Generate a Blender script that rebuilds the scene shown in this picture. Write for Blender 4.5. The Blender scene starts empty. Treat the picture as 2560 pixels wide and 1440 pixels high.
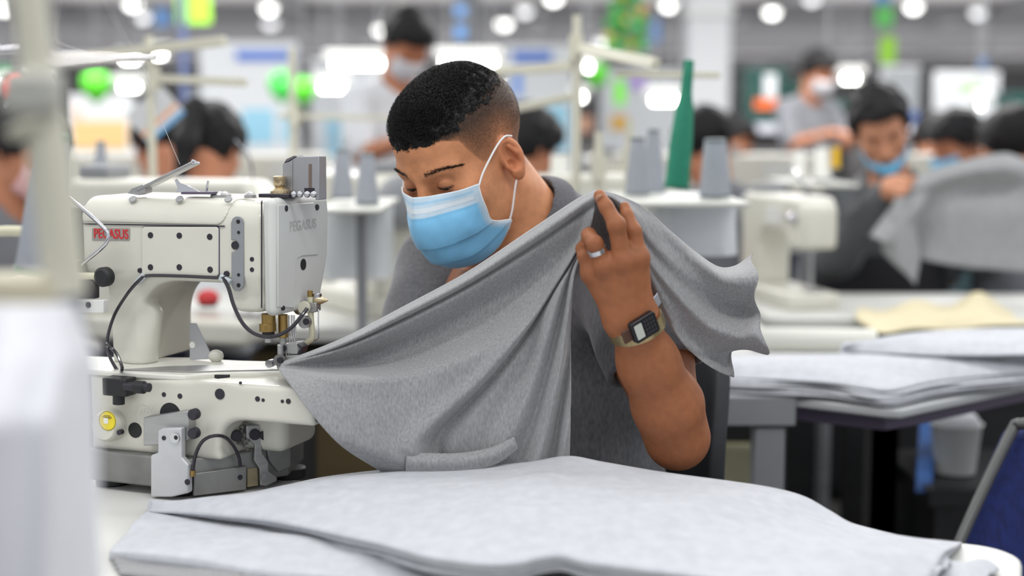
import bpy, bmesh, math, random
import numpy as np
from mathutils import Vector, Matrix

SC = bpy.context.scene
COL = SC.collection
random.seed(7)
RNG = np.random.default_rng(7)
PI = math.pi

# ------------------------------------------------------------------ camera
FPX = 2560 * 50.0 / 36.0
CAMZ = 1.24
PITCH = math.atan((720 - 316) / FPX)
cam_data = bpy.data.cameras.new('camera')
cam_data.sensor_width = 36.0
cam_data.lens = 50.0
cam_data.clip_end = 400
cam = bpy.data.objects.new('camera', cam_data)
cam.location = (0, 0, CAMZ)
cam.rotation_euler = (PI / 2 - PITCH, 0, 0)
COL.objects.link(cam)
SC.camera = cam
cam_data.dof.use_dof = True
cam_data.dof.focus_distance = 1.905
cam_data.dof.aperture_fstop = 1.8

# ------------------------------------------------------------------ world, exposure
world = bpy.data.worlds.new('hall_light')
SC.world = world
world.use_nodes = True
bg = world.node_tree.nodes['Background']
bg.inputs['Color'].default_value = (0.93, 0.96, 1.0, 1)
bg.inputs['Strength'].default_value = 0.80
SC.view_settings.view_transform = 'Standard'
SC.view_settings.look = 'None'
SC.view_settings.gamma = 1.0
SC.view_settings.use_curve_mapping = False
SC.view_settings.exposure = 0.15


def area_light(name, loc, sx, sy, power, color=(1, 1, 1), rot=(0, 0, 0)):
    d = bpy.data.lights.new(name, 'AREA')
    d.shape = 'RECTANGLE'
    d.size = sx
    d.size_y = sy
    d.energy = power
    d.color = color
    o = bpy.data.objects.new(name, d)
    o.location = loc
    o.rotation_euler = rot
    COL.objects.link(o)
    return o


# overhead line lights of the sewing rows (their fixtures are built further down)
LINE_LIGHTS = [(-1.25, 0.75, 3.1, 1.5, 20), (0.75, 0.35, 3.1, 1.5, 20), (-0.35, 3.0, 3.1, 1.5, 20), (2.1, 3.2, 3.1, 1.5, 20), (-2.6, 4.2, 3.1, 1.5, 20),
               (-2.6, 7.6, 3.2, 4.2, 190), (2.6, 7.6, 3.2, 4.2, 190), (-3.0, 13.4, 3.5, 5.0, 200), (3.6, 13.4, 3.5, 5.0, 200)]  # this row: unseen lamps added to brighten the mid hall, boards and column
for q in LINE_LIGHTS:
    area_light('line_light_lamp', (q[0], q[1], q[2] - 0.06), q[3], 0.14, q[4], (1.0, 0.985, 0.95))

# ------------------------------------------------------------------ pixel helpers (2560 x 1440 frame)
CP, SP = math.cos(PITCH), math.sin(PITCH)


def ray(px, py):
    x = (px - 1280) / FPX
    y = (720 - py) / FPX
    return np.array([x, CP + y * SP, -SP + y * CP])


def at(px, py, d):
    r = ray(px, py)
    return np.array([0, 0, CAMZ]) + r * (d / r[1])


def on_z(px, py, z):
    r = ray(px, py)
    return np.array([0, 0, CAMZ]) + r * ((z - CAMZ) / r[2])


def on_plane(px, py, P, N):
    r = ray(px, py)
    o = np.array([0, 0, CAMZ])
    return o + r * (np.dot(np.asarray(P) - o, N) / np.dot(r, N))


def lin(c):
    c = c / 255.0
    return c / 12.92 if c <= 0.04045 else ((c + 0.055) / 1.055) ** 2.4


def rgb(r, g, b):
    return (lin(r), lin(g), lin(b), 1.0)


# ------------------------------------------------------------------ materials
MATS = {}


def mat(name, col, rough=0.5, metal=0.0, var=0.0, vscale=30.0, stretch=(1, 1, 1), bump=0.0, bscale=200.0,
        emit=0.0, alpha=None, spec=0.5, trans=0.0, sub=0.0, col2=None, sheen=0.0, detail=3.0, coat=0.0, attr=None, bdist=0.002):
    if name in MATS:
        return MATS[name]
    m = bpy.data.materials.new(name)
    m.use_nodes = True
    nt = m.node_tree
    b = nt.nodes['Principled BSDF']
    b.inputs['Base Color'].default_value = col
    b.inputs['Roughness'].default_value = rough
    b.inputs['Metallic'].default_value = metal
    b.inputs['Specular IOR Level'].default_value = spec
    b.inputs['Coat Weight'].default_value = coat
    if sheen:
        b.inputs['Sheen Weight'].default_value = sheen
    if trans:
        b.inputs['Transmission Weight'].default_value = trans
    if sub:
        b.inputs['Subsurface Weight'].default_value = sub
        b.inputs['Subsurface Radius'].default_value = (0.6, 0.25, 0.12)
        b.inputs['Subsurface Scale'].default_value = 0.006
    if alpha is not None:
        b.inputs['Alpha'].default_value = alpha
    if emit:
        b.inputs['Emission Color'].default_value = col
        b.inputs['Emission Strength'].default_value = emit
    src = None
    if attr:
        at_ = nt.nodes.new('ShaderNodeAttribute')
        at_.attribute_name = attr
        src = at_.outputs['Color']
        nt.links.new(src, b.inputs['Base Color'])
    if var or bump:
        tc = nt.nodes.new('ShaderNodeTexCoord')
        mp = nt.nodes.new('ShaderNodeMapping')
        mp.inputs['Scale'].default_value = stretch
        nt.links.new(tc.outputs['Object'], mp.inputs['Vector'])
    if var:
        n = nt.nodes.new('ShaderNodeTexNoise')
        n.inputs['Scale'].default_value = vscale
        n.inputs['Detail'].default_value = detail
        nt.links.new(mp.outputs['Vector'], n.inputs['Vector'])
        r = nt.nodes.new('ShaderNodeMapRange')
        r.inputs['From Min'].default_value = 0.3
        r.inputs['From Max'].default_value = 0.7
        nt.links.new(n.outputs['Fac'], r.inputs['Value'])
        if col2 is None:
            mx = nt.nodes.new('ShaderNodeMix')
            mx.data_type = 'RGBA'
            mx.blend_type = 'MULTIPLY'
            mx.inputs['Factor'].default_value = 1.0
            g = nt.nodes.new('ShaderNodeMapRange')
            g.inputs['To Min'].default_value = 1.0 - var
            g.inputs['To Max'].default_value = 1.0 + var * 0.4
            nt.links.new(r.outputs['Result'], g.inputs['Value'])
            cb = nt.nodes.new('ShaderNodeCombineColor')
            for i in range(3):
                nt.links.new(g.outputs['Result'], cb.inputs[i])
            mx.inputs[6].default_value = col
            if src is not None:
                nt.links.new(src, mx.inputs[6])
            nt.links.new(cb.outputs['Color'], mx.inputs[7])
            nt.links.new(mx.outputs[2], b.inputs['Base Color'])
        else:
            mx = nt.nodes.new('ShaderNodeMix')
            mx.data_type = 'RGBA'
            nt.links.new(r.outputs['Result'], mx.inputs['Factor'])
            mx.inputs[6].default_value = col
            mx.inputs[7].default_value = col2
            nt.links.new(mx.outputs[2], b.inputs['Base Color'])
    if bump:
        n2 = nt.nodes.new('ShaderNodeTexNoise')
        n2.inputs['Scale'].default_value = bscale
        n2.inputs['Detail'].default_value = 3
        nt.links.new(mp.outputs['Vector'], n2.inputs['Vector'])
        bp = nt.nodes.new('ShaderNodeBump')
        bp.inputs['Strength'].default_value = bump
        bp.inputs['Distance'].default_value = bdist
        nt.links.new(n2.outputs['Fac'], bp.inputs['Height'])
        nt.links.new(bp.outputs['Normal'], b.inputs['Normal'])
    MATS[name] = m
    return m


# ------------------------------------------------------------------ objects
OFF = {}


def thing(name, label, cat, loc=(0, 0, 0), group=None, kind=None):
    o = bpy.data.objects.new(name, None)
    o.empty_display_size = 0.05
    COL.objects.link(o)
    o.location = loc
    OFF[o] = np.array(loc, float)
    tag(o, label, cat, group, kind)
    return o


def tag(o, label=None, cat=None, group=None, kind=None):
    if label:
        o['label'] = label
    if cat:
        o['category'] = cat
    if group:
        o['group'] = group
    if kind:
        o['kind'] = kind
    return o


def mk(name, verts, faces, m, parent=None, smooth=True, angle=40, base=None):
    """verts in the parent's build space (world when the root stands at its place)"""
    V = np.asarray(verts, float)
    off = OFF[parent] if parent is not None else (np.asarray(base, float) if base is not None else np.zeros(3))
    V = V - off
    me = bpy.data.meshes.new(name)
    if isinstance(faces, np.ndarray):
        n, k = faces.shape
        me.vertices.add(len(V))
        me.vertices.foreach_set('co', V.astype(np.float32).ravel())
        me.loops.add(n * k)
        me.loops.foreach_set('vertex_index', faces.astype(np.int32).ravel())
        me.polygons.add(n)
        me.polygons.foreach_set('loop_start', np.arange(0, n * k, k, dtype=np.int32))
        me.polygons.foreach_set('loop_total', np.full(n, k, dtype=np.int32))
        me.update(calc_edges=True)
        me.validate()
    else:
        me.from_pydata([tuple(v) for v in V], [], [tuple(f) for f in faces])
        me.update()
    if m is not None:
        me.materials.append(m)
    if smooth:
        me.shade_smooth()
        if angle and angle < 180:
            me.set_sharp_from_angle(angle=math.radians(angle))
    o = bpy.data.objects.new(name, me)
    COL.objects.link(o)
    if parent is not None:
        o.parent = parent
        OFF[o] = off
    else:
        o.location = tuple(off)
        OFF[o] = off
    return o


def recalc(o):
    bm = bmesh.new()
    bm.from_mesh(o.data)
    bmesh.ops.recalc_face_normals(bm, faces=bm.faces)
    bm.to_mesh(o.data)
    bm.free()
    return o


def bevel(o, w, seg=3, angle=35):
    md = o.modifiers.new('bevel', 'BEVEL')
    md.width = w
    md.segments = seg
    md.limit_method = 'ANGLE'
    md.angle_limit = math.radians(angle)
    md.harden_normals = False
    o.data.shade_smooth()
    o.data.set_sharp_from_angle(angle=math.radians(60))
    return o


def subsurf(o, lv=1):
    md = o.modifiers.new('subdivision', 'SUBSURF')
    md.levels = lv
    md.render_levels = lv
    return o


def solidify(o, t, offset=-1.0):
    md = o.modifiers.new('thickness', 'SOLIDIFY')
    md.thickness = t
    md.offset = offset
    return o


def copy_tree(o, parent=None):
    c = o.copy()
    COL.objects.link(c)
    if parent is not None:
        c.parent = parent
    for ch in list(o.children):
        copy_tree(ch, c)
    return c


def norm(v):
    v = np.asarray(v, float)
    return v / (np.linalg.norm(v) + 1e-12)


def frame(zdir, xhint=(1, 0, 0)):
    z = norm(zdir)
    x = np.asarray(xhint, float)
    if abs(np.dot(norm(x), z)) > 0.95:
        x = np.array([0, 1.0, 0]) if abs(z[1]) < 0.9 else np.array([0, 0, 1.0])
    x = norm(x - z * np.dot(x, z))
    return np.stack([x, np.cross(z, x), z], 1)


class MB:
    """collects shapes of one part"""

    def __init__(s):
        s.v = []
        s.f = []

    def add(s, V, F):
        k = len(s.v)
        s.v += [tuple(map(float, a)) for a in V]
        s.f += [tuple(i + k for i in q) for q in F]
        return s

    def box(s, c, size, R=None):
        h = np.asarray(size, float) / 2
        V = np.array([[i, j, k] for i in (-1, 1) for j in (-1, 1) for k in (-1, 1)], float) * h
        if R is not None:
            V = V @ np.asarray(R).T
        V = V + np.asarray(c)
        return s.add(V, [(0, 1, 3, 2), (4, 6, 7, 5), (0, 4, 5, 1), (2, 3, 7, 6), (0, 2, 6, 4), (1, 5, 7, 3)])

    def bb(s, a, b, R=None):
        a = np.asarray(a, float)
        b = np.asarray(b, float)
        return s.box((a + b) / 2, np.abs(b - a), R)

    def lathe(s, prof, o=(0, 0, 0), axis=(0, 0, 1), n=24, cap=True):
        """prof: list of (radius, height along axis)"""
        B = frame(axis)
        V = []
        for r, h in prof:
            for i in range(n):
                t = 2 * PI * i / n
                V.append(np.asarray(o) + B @ np.array([r * math.cos(t), r * math.sin(t), h]))
        F = []
        m = len(prof)
        for j in range(m - 1):
            for i in range(n):
                F.append((j * n + i, j * n + (i + 1) % n, (j + 1) * n + (i + 1) % n, (j + 1) * n + i))
        if cap:
            F.append(tuple(range(n - 1, -1, -1)))
            F.append(tuple((m - 1) * n + i for i in range(n)))
        return s.add(V, F)

    def cyl(s, a, b, r, r2=None, n=20):
        a = np.asarray(a, float)
        b = np.asarray(b, float)
        L = np.linalg.norm(b - a)
        return s.lathe([(r, 0), (r if r2 is None else r2, L)], a, b - a, n)

    def tube(s, pts, r, n=10, sm=0, closed=False):
        P = np.asarray(pts, float)
        if sm:
            P = spline(P, sm)
        R = np.full(len(P), r, float) if np.isscalar(r) else np.interp(np.linspace(0, 1, len(P)), np.linspace(0, 1, len(r)), r)
        T = np.gradient(P, axis=0)
        T /= np.linalg.norm(T, axis=1)[:, None] + 1e-12
        u = frame(T[0])[:, 0]
        V = []
        for i in range(len(P)):
            u = norm(u - T[i] * np.dot(u, T[i]))
            w = np.cross(T[i], u)
            for k in range(n):
                a = 2 * PI * k / n
                V.append(P[i] + R[i] * (math.cos(a) * u + math.sin(a) * w))
        F = []
        for i in range(len(P) - 1):
            for k in range(n):
                F.append((i * n + k, i * n + (k + 1) % n, (i + 1) * n + (k + 1) % n, (i + 1) * n + k))
        F.append(tuple(range(n - 1, -1, -1)))
        F.append(tuple((len(P) - 1) * n + k for k in range(n)))
        return s.add(V, F)

    def prism(s, outline, B, o, t):
        """outline (u,v) in the frame columns B[:,0],B[:,1] at o, extruded by t along B[:,2]"""
        n = len(outline)
        B = np.asarray(B, float)
        V = [np.asarray(o) + B @ np.array([a, b, 0.0]) for a, b in outline] + [np.asarray(o) + B @ np.array([a, b, t]) for a, b in outline]
        F = [tuple(range(n - 1, -1, -1)), tuple(range(n, 2 * n))]
        F += [(i, (i + 1) % n, n + (i + 1) % n, n + i) for i in range(n)]
        return s.add(V, F)

    def ext(s, P, vec):
        """closed polygon of 3d points extruded by a vector"""
        n = len(P)
        P = np.asarray(P, float)
        V = list(P) + list(P + np.asarray(vec))
        F = [tuple(range(n - 1, -1, -1)), tuple(range(n, 2 * n))]
        F += [(i, (i + 1) % n, n + (i + 1) % n, n + i) for i in range(n)]
        return s.add(V, F)

    def ball(s, c, r, n=14, m=8, R=None):
        r = np.ones(3) * np.asarray(r, float)
        V = []
        for j in range(m + 1):
            ph = PI * j / m
            for i in range(n):
                th = 2 * PI * i / n
                q = np.array([math.sin(ph) * math.cos(th), math.sin(ph) * math.sin(th), math.cos(ph)]) * r
                V.append(np.asarray(c) + (np.asarray(R) @ q if R is not None else q))
        F = [(j * n + i, (j + 1) * n + i, (j + 1) * n + (i + 1) % n, j * n + (i + 1) % n) for j in range(m) for i in range(n)]
        return s.add(V, F)

    def torus(s, c, R_, r, axis=(0, 0, 1), n=24, k=8):
        B = frame(axis)
        V = []
        for i in range(n):
            a = 2 * PI * i / n
            for j in range(k):
                b = 2 * PI * j / k
                V.append(np.asarray(c) + B @ np.array([(R_ + r * math.cos(b)) * math.cos(a), (R_ + r * math.cos(b)) * math.sin(a), r * math.sin(b)]))
        F = [(i * k + j, ((i + 1) % n) * k + j, ((i + 1) % n) * k + (j + 1) % k, i * k + (j + 1) % k) for i in range(n) for j in range(k)]
        return s.add(V, F)

    def build(s, name, m, parent=None, smooth=True, angle=40, bev=0.0, seg=2, base=None):
        o = mk(name, s.v, s.f, m, parent, smooth, angle, base)
        recalc(o)
        if bev:
            bevel(o, bev, seg)
        return o


def spline(P, per=8):
    """Catmull-Rom through the points"""
    P = np.asarray(P, float)
    n = len(P)
    if n < 3:
        t = np.linspace(0, 1, per + 1)[:, None]
        return P[0] * (1 - t) + P[-1] * t
    Q = np.vstack([2 * P[0] - P[1], P, 2 * P[-1] - P[-2]])
    out = []
    for i in range(n - 1):
        p0, p1, p2, p3 = Q[i:i + 4]
        for t in np.linspace(0, 1, per, endpoint=False):
            out.append(0.5 * (2 * p1 + (p2 - p0) * t + (2 * p0 - 5 * p1 + 4 * p2 - p3) * t ** 2 + (3 * p1 - p0 - 3 * p2 + p3) * t ** 3))
    out.append(P[-1])
    return np.array(out)


def round_rect(x0, y0, x1, y1, r, n=5):
    out = []
    for cx, cy, a0 in ((x1 - r, y1 - r, 0), (x0 + r, y1 - r, PI / 2), (x0 + r, y0 + r, PI), (x1 - r, y0 + r, 1.5 * PI)):
        for i in range(n + 1):
            a = a0 + PI / 2 * i / n
            out.append((cx + r * math.cos(a), cy + r * math.sin(a)))
    return out


def surf(net, nu, nv):
    """net (rows, cols, 3) control points -> smooth (nu, nv, 3) grid through them"""
    net = np.asarray(net, float)

    def resample(A, n):
        k = A.shape[0]
        if k < 3:
            t = np.linspace(0, 1, n)[:, None, None]
            return A[0] * (1 - t) + A[-1] * t
        Q = np.concatenate([[2 * A[0] - A[1]], A, [2 * A[-1] - A[-2]]])
        s = np.linspace(0, k - 1 - 1e-9, n)
        i = s.astype(int)
        t = (s - i)[:, None, None]
        p0, p1, p2, p3 = Q[i], Q[i + 1], Q[i + 2], Q[i + 3]
        return 0.5 * (2 * p1 + (p2 - p0) * t + (2 * p0 - 5 * p1 + 4 * p2 - p3) * t ** 2 + (3 * p1 - p0 - 3 * p2 + p3) * t ** 3)
    G = resample(net, nu)
    return resample(G.transpose(1, 0, 2), nv).transpose(1, 0, 2)


def grid_faces(nu, nv):
    i, j = np.meshgrid(np.arange(nu - 1), np.arange(nv - 1), indexing='ij')
    a = (i * nv + j).ravel()
    return np.stack([a, a + 1, a + nv + 1, a + nv], 1)


def vnoise(P, seed=0):
    """smooth value noise of points (N,3) in -1..1"""
    P = np.asarray(P, float)
    r = np.random.default_rng(seed)
    T = r.uniform(-1, 1, 4096)
    i = np.floor(P).astype(np.int64)
    f = P - i
    f = f * f * (3 - 2 * f)
    out = 0
    for a in (0, 1):
        for b in (0, 1):
            for c in (0, 1):
                h = ((i[..., 0] + a) * 73856093 ^ (i[..., 1] + b) * 19349663 ^ (i[..., 2] + c) * 83492791) & 4095
                w = (f[..., 0] if a else 1 - f[..., 0]) * (f[..., 1] if b else 1 - f[..., 1]) * (f[..., 2] if c else 1 - f[..., 2])
                out = out + w * T[h]
    return out


# ------------------------------------------------------------------ signed distance modelling
def smin(a, b, k):
    h = np.maximum(k - np.abs(a - b), 0) / k
    return np.minimum(a, b) - h * h * k * 0.25


def smax(a, b, k):
    return -smin(-a, -b, k)


def d_sph(p, c, r):
    return np.linalg.norm(p - np.asarray(c, p.dtype), axis=-1) - r


def d_ell(p, c, r, R=None):
    q = p - np.asarray(c, p.dtype)
    if R is not None:
        q = q @ np.asarray(R, p.dtype)
    r = np.asarray(r, p.dtype)
    k0 = np.linalg.norm(q / r, axis=-1)
    k1 = np.linalg.norm(q / (r * r), axis=-1) + 1e-9
    return k0 * (k0 - 1) / k1


def d_cap(p, a, b, ra, rb):
    a = np.asarray(a, p.dtype)
    b = np.asarray(b, p.dtype)
    ba = b - a
    q = p - a
    t = np.clip(q @ ba / (ba @ ba + 1e-12), 0, 1)
    return np.linalg.norm(q - t[:, None] * ba, axis=-1) - (ra + (rb - ra) * t)


def d_chain(p, pts, rad, k=0.004):
    d = None
    for i in range(len(pts) - 1):
        e = d_cap(p, pts[i], pts[i + 1], rad[i], rad[i + 1])
        d = e if d is None else smin(d, e, k)
    return d


def d_box(p, c, h, r=0.0, R=None):
    q = p - np.asarray(c, p.dtype)
    if R is not None:
        q = q @ np.asarray(R, p.dtype)
    q = np.abs(q) - (np.asarray(h, p.dtype) - r)
    return np.linalg.norm(np.maximum(q, 0), axis=-1) + np.minimum(q.max(axis=-1), 0) - r


def sdf_mesh(fn, lo, hi, res, B=8, slack=1.6):
    """sparse surface nets of fn over the box lo..hi; returns verts, quads"""
    lo = np.asarray(lo, float)
    hi = np.asarray(hi, float)
    nb = np.ceil((hi - lo) / (res * B)).astype(int)
    g = np.stack(np.meshgrid(*[np.arange(n) for n in nb], indexing='ij'), -1).reshape(-1, 3)
    cen = (lo + (g + 0.5) * B * res).astype(np.float32)
    d = fn(cen)
    act = g[np.abs(d) < B * res * 0.87 * slack]
    l = np.stack(np.meshgrid(*[np.arange(B + 1)] * 3, indexing='ij'), -1).reshape(-1, 3)
    n1 = B + 1
    D = np.empty((len(act), n1 ** 3), np.float32)
    for s in range(0, len(act), 400):
        a = act[s:s + 400]
        P = (lo + (a[:, None, :] * B + l[None]) * res).astype(np.float32).reshape(-1, 3)
        D[s:s + 400] = fn(P).reshape(len(a), -1)
    D = D.reshape(-1, n1, n1, n1)
    S = D < 0
    c8 = [(i, j, k) for i in (0, 1) for j in (0, 1) for k in (0, 1)]
    cnt = sum(S[:, i:i + B, j:j + B, k:k + B].astype(np.int8) for i, j, k in c8)
    bi, ci, cj, ck = np.nonzero((cnt > 0) & (cnt < 8))
    acc = np.zeros((len(bi), 3))
    w = np.zeros(len(bi))
    for a in c8:
        for ax in range(3):
            if a[ax]:
                continue
            b = list(a)
            b[ax] = 1
            va = D[bi, ci + a[0], cj + a[1], ck + a[2]]
            vb = D[bi, ci + b[0], cj + b[1], ck + b[2]]
            m = (va < 0) != (vb < 0)
            t = np.where(m, va / np.where(m, va - vb, 1), 0)
            for x in range(3):
                acc[:, x] += np.where(m, a[x] + (t if x == ax else 0), 0)
            w += m
    loc = acc / w[:, None]
    cell = act[bi] * B + np.stack([ci, cj, ck], 1)
    V = lo + (cell + loc) * res
    dim = nb * B + 2
    key = (cell[:, 0].astype(np.int64) * dim[1] + cell[:, 1]) * dim[2] + cell[:, 2]
    order = np.argsort(key)
    ks = key[order]
    quads = []
    for ax in range(3):
        sl0 = [slice(0, B)] * 3
        sl1 = [slice(0, B)] * 3
        sl1[ax] = slice(1, B + 1)
        s0 = S[:, sl0[0], sl0[1], sl0[2]]
        s1 = S[:, sl1[0], sl1[1], sl1[2]]
        b2, i2, j2, k2 = np.nonzero(s0 != s1)
        flip = s0[b2, i2, j2, k2]
        c = act[b2] * B + np.stack([i2, j2, k2], 1)
        u, v = (ax + 1) % 3, (ax + 2) % 3
        ids = []
        ok = np.ones(len(c), bool)
        for du, dv in ((0, 0), (-1, 0), (-1, -1), (0, -1)):
            cc = c.copy()
            cc[:, u] += du
            cc[:, v] += dv
            kk = (cc[:, 0].astype(np.int64) * dim[1] + cc[:, 1]) * dim[2] + cc[:, 2]
            pos = np.clip(np.searchsorted(ks, kk), 0, len(ks) - 1)
            ok &= (ks[pos] == kk) & (cc.min(axis=1) >= 0)
            ids.append(order[pos])
        q = np.stack(ids, 1)[ok]
        fl = flip[ok]
        q[~fl] = q[~fl][:, ::-1]
        quads.append(q)
    return V, np.concatenate(quads)


def sdf_obj(name, fn, lo, hi, res, m, parent=None, base=None, angle=None):
    V, Q = sdf_mesh(fn, lo, hi, res)
    return mk(name, V, Q, m, parent, True, angle, base)


def paint(o, name, fn):
    """colour attribute from a function of the vertices' build-space positions"""
    me = o.data
    n = len(me.vertices)
    co = np.empty(n * 3, np.float32)
    me.vertices.foreach_get('co', co)
    C = fn(co.reshape(-1, 3) + OFF[o].astype(np.float32))
    a = me.color_attributes.new(name, 'FLOAT_COLOR', 'POINT')
    C4 = np.ones((n, 4), np.float32)
    C4[:, :3] = C
    a.data.foreach_set('color', C4.ravel())
    return o


def text_mesh(name, body, size, B, o, m, parent, depth=0.0008, align='CENTER', sx=1.0, bold=0.0):
    """lettering as a real raised mesh on a surface frame B (right, up, out) at o"""
    cu = bpy.data.curves.new(name, 'FONT')
    cu.body = body
    cu.size = size
    cu.align_x = align
    cu.align_y = 'CENTER'
    cu.extrude = depth
    cu.offset = bold
    cu.resolution_u = 4
    t = bpy.data.objects.new(name, cu)
    COL.objects.link(t)
    dg = bpy.context.evaluated_depsgraph_get()
    me = bpy.data.meshes.new_from_object(t.evaluated_get(dg))
    bpy.data.objects.remove(t)
    bpy.data.curves.remove(cu)
    V = np.array([v.co[:] for v in me.vertices])
    V[:, 0] *= sx
    W = V @ np.asarray(B, float).T + np.asarray(o)
    F = [tuple(p.vertices) for p in me.polygons]
    bpy.data.meshes.remove(me)
    return mk(name, W, F, m, parent, False)

# ================================================================== materials
M_CREAM = mat('cream_enamel', rgb(208, 206, 195), 0.32, var=0.06, vscale=9, coat=0.25, bump=0.02, bscale=90)
M_CREAM2 = mat('pale_grey_enamel', rgb(205, 206, 203), 0.42, var=0.05, vscale=12, bump=0.03, bscale=160)
M_WHITE = mat('white_laminate', rgb(208, 208, 204), 0.45, var=0.04, vscale=6)
M_STEEL = mat('brushed_steel', rgb(172, 172, 172), 0.42, 0.75, var=0.16, vscale=18, stretch=(1, 1, 6), bump=0.05, bscale=140)
M_STEELD = mat('dull_base_steel', rgb(136, 136, 134), 0.5, 0.55, var=0.3, vscale=14, bump=0.06, bscale=120)
M_CHROME = mat('chrome', rgb(200, 200, 205), 0.16, 1.0)
M_GREYP = mat('grey_painted_steel', rgb(140, 142, 146), 0.5, 0.1, var=0.06, vscale=10)
M_BRASS = mat('brass', rgb(166, 138, 84), 0.34, 0.85, var=0.15, vscale=60)
M_GOLD = mat('pale_brass', rgb(205, 186, 150), 0.25, 0.9)
M_DARK = mat('dark_screw', rgb(52, 50, 58), 0.45, 0.4)
M_BLACK = mat('black_rubber', rgb(24, 24, 27), 0.55)
M_CABLE = mat('black_glossy_hose', rgb(38, 34, 42), 0.18, spec=0.6)
M_RED = mat('red_lettering', rgb(206, 40, 44), 0.45)
M_EMB = mat('raised_grey_lettering', rgb(176, 176, 174), 0.5)
M_YELLOW = mat('yellow_sticker', rgb(226, 205, 44), 0.45, var=0.08, vscale=80)
M_LINT = mat('lint_dust', rgb(120, 118, 112), 0.95, var=0.4, vscale=160, bump=0.6, bscale=500)
M_CLIP = mat('pale_blue_clip', rgb(186, 194, 200), 0.4)
M_BEIGE = mat('cream_plastic_rod', rgb(206, 202, 176), 0.45)
M_FLOOR = mat('grey_concrete', rgb(96, 94, 92), 0.55, var=0.2, vscale=1.5)
M_CEIL = mat('grey_roof_sheet', rgb(196, 194, 196), 0.7, var=0.08, vscale=0.3, stretch=(4, 0.3, 1))
M_BEAM = mat('grey_roof_beam', rgb(120, 120, 124), 0.7)
M_WALL = mat('pale_hall_wall', rgb(178, 178, 180), 0.7, var=0.08, vscale=0.25)
M_PURPLE = mat('dark_violet_grey_edge', rgb(92, 84, 104), 0.6)

# ================================================================== the hall
o = MB().bb((-120, -6, -0.05), (120, 130, 0)).build('floor', M_FLOOR, smooth=False)
tag(o, kind='structure')
ceil_o = MB().bb((-120, 30, 6.0), (120, 130, 6.2)).build('ceiling', M_CEIL, smooth=False)
tag(ceil_o, kind='structure')
wall_o = MB().bb((-120, 126, 0), (120, 126.3, 6.0)).build('wall_back', M_WALL, smooth=False)
tag(wall_o, kind='structure')
for i, yy in enumerate((56, 63, 71, 82, 98)):
    MB().bb((-120, yy, 5.35), (120, yy + 0.5, 6.0)).build('beam', M_BEAM, ceil_o, smooth=False)
for i, xx in enumerate((-26, -17.5, -8.2, 1.0, 9.5, 18.5, 27)):
    MB().bb((xx, 34, 5.6), (xx + 0.35, 126, 6.0)).build('beam', M_BEAM, ceil_o, smooth=False)

# ================================================================== sewing table of the front station
YAW = math.radians(20)
MX = np.array([math.cos(YAW), -math.sin(YAW), 0])
MY = np.array([math.sin(YAW), math.cos(YAW), 0])
MZ = np.array([0, 0, 1.0])
TZ = 0.75
_o = at(400, 900, 1.93)
MO = np.array([_o[0], 1.93, TZ])


def L2W(x, y, z):
    return MO + MX * x + MY * y + MZ * z


def W2L(P):
    q = np.asarray(P) - MO
    return np.array([q @ MX, q @ MY, q[2]])


def ML(px, py, yl=0.0):
    """world point seen at a pixel on the machine-frame plane y = yl"""
    return on_plane(px, py, MO + MY * yl, MY)


tb = W2L(on_z(797, 1204, TZ))[1]          # back edge of the table in the machine frame
tr = W2L(on_z(2556, 1372, TZ))[0]         # right end
tab = thing('sewing_table', 'white laminate sewing table carrying the sewing machine and grey cloth pile', 'table', tuple(L2W(0, -0.3, -0.75)))
out = round_rect(-0.95, -0.75, tr, tb, 0.06, 8)
B3 = np.stack([MX, MY, MZ], 1)
MB().prism(out, B3, L2W(0, 0, -0.03), 0.03).build('table_top', M_WHITE, tab, bev=0.004)
for lx in (-0.8, tr - 0.2):
    for ly in (-0.62, tb - 0.1):
        MB().bb((lx - 0.03, ly - 0.02, -0.75), (lx + 0.03, ly + 0.02, -0.03)).build('leg', M_GREYP, None)
        lo_ = bpy.context.scene.objects[-1] if False else None
# legs were built in the machine frame: move them there
for ob in [q for q in COL.objects if q.name.startswith('leg') and q.parent is None]:
    for v in ob.data.vertices:
        w = L2W(*v.co) - OFF[tab]
        v.co = w
    ob.parent = tab
    OFF[ob] = OFF[tab]

# ================================================================== the cylinder-bed sewing machine
mach = thing('sewing_machine', 'cream cylinder-bed sewing machine with red maker name, stitching the held grey cloth', 'sewing machine', tuple(MO))
FB = np.stack([MX, MZ, -MY], 1)            # front plane frame: right, up, towards the viewer


def fplate(name, px_out, yl, t, m, parent=mach, bev=0.0, seg=2):
    P = [ML(a, b, yl) for a, b in px_out]
    return MB().ext(P, -MY * t).build(name, m, parent, bev=bev, seg=seg)


def fdisc(name, px, py, r, yl, t, m, parent=mach, n=20, bev=0.0):
    c = ML(px, py, yl)
    return MB().cyl(c, c - MY * t, r, n=n).build(name, m, parent, bev=bev)


def frr(x0, y0, x1, y1, r, n=5):
    return round_rect(x0, y0, x1, y1, r, n)


lx = lambda px, py, yl=0.0: W2L(ML(px, py, yl))[0]
lz = lambda px, py, yl=0.0: W2L(ML(px, py, yl))[2]

ZT = lz(400, 497, 0.03)                    # top of the arm
ZB = lz(450, 705)                          # underside of the arm
ZH = lz(640, 785)                          # underside of the head
ZP = lz(400, 915)                          # bed surface
XA0, XA1 = lx(203, 600), lx(655, 600)
XE = lx(690, 640)                          # end face
XC0, XC1 = lx(268, 850), lx(340, 850)      # column
DEP = 0.148


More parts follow.
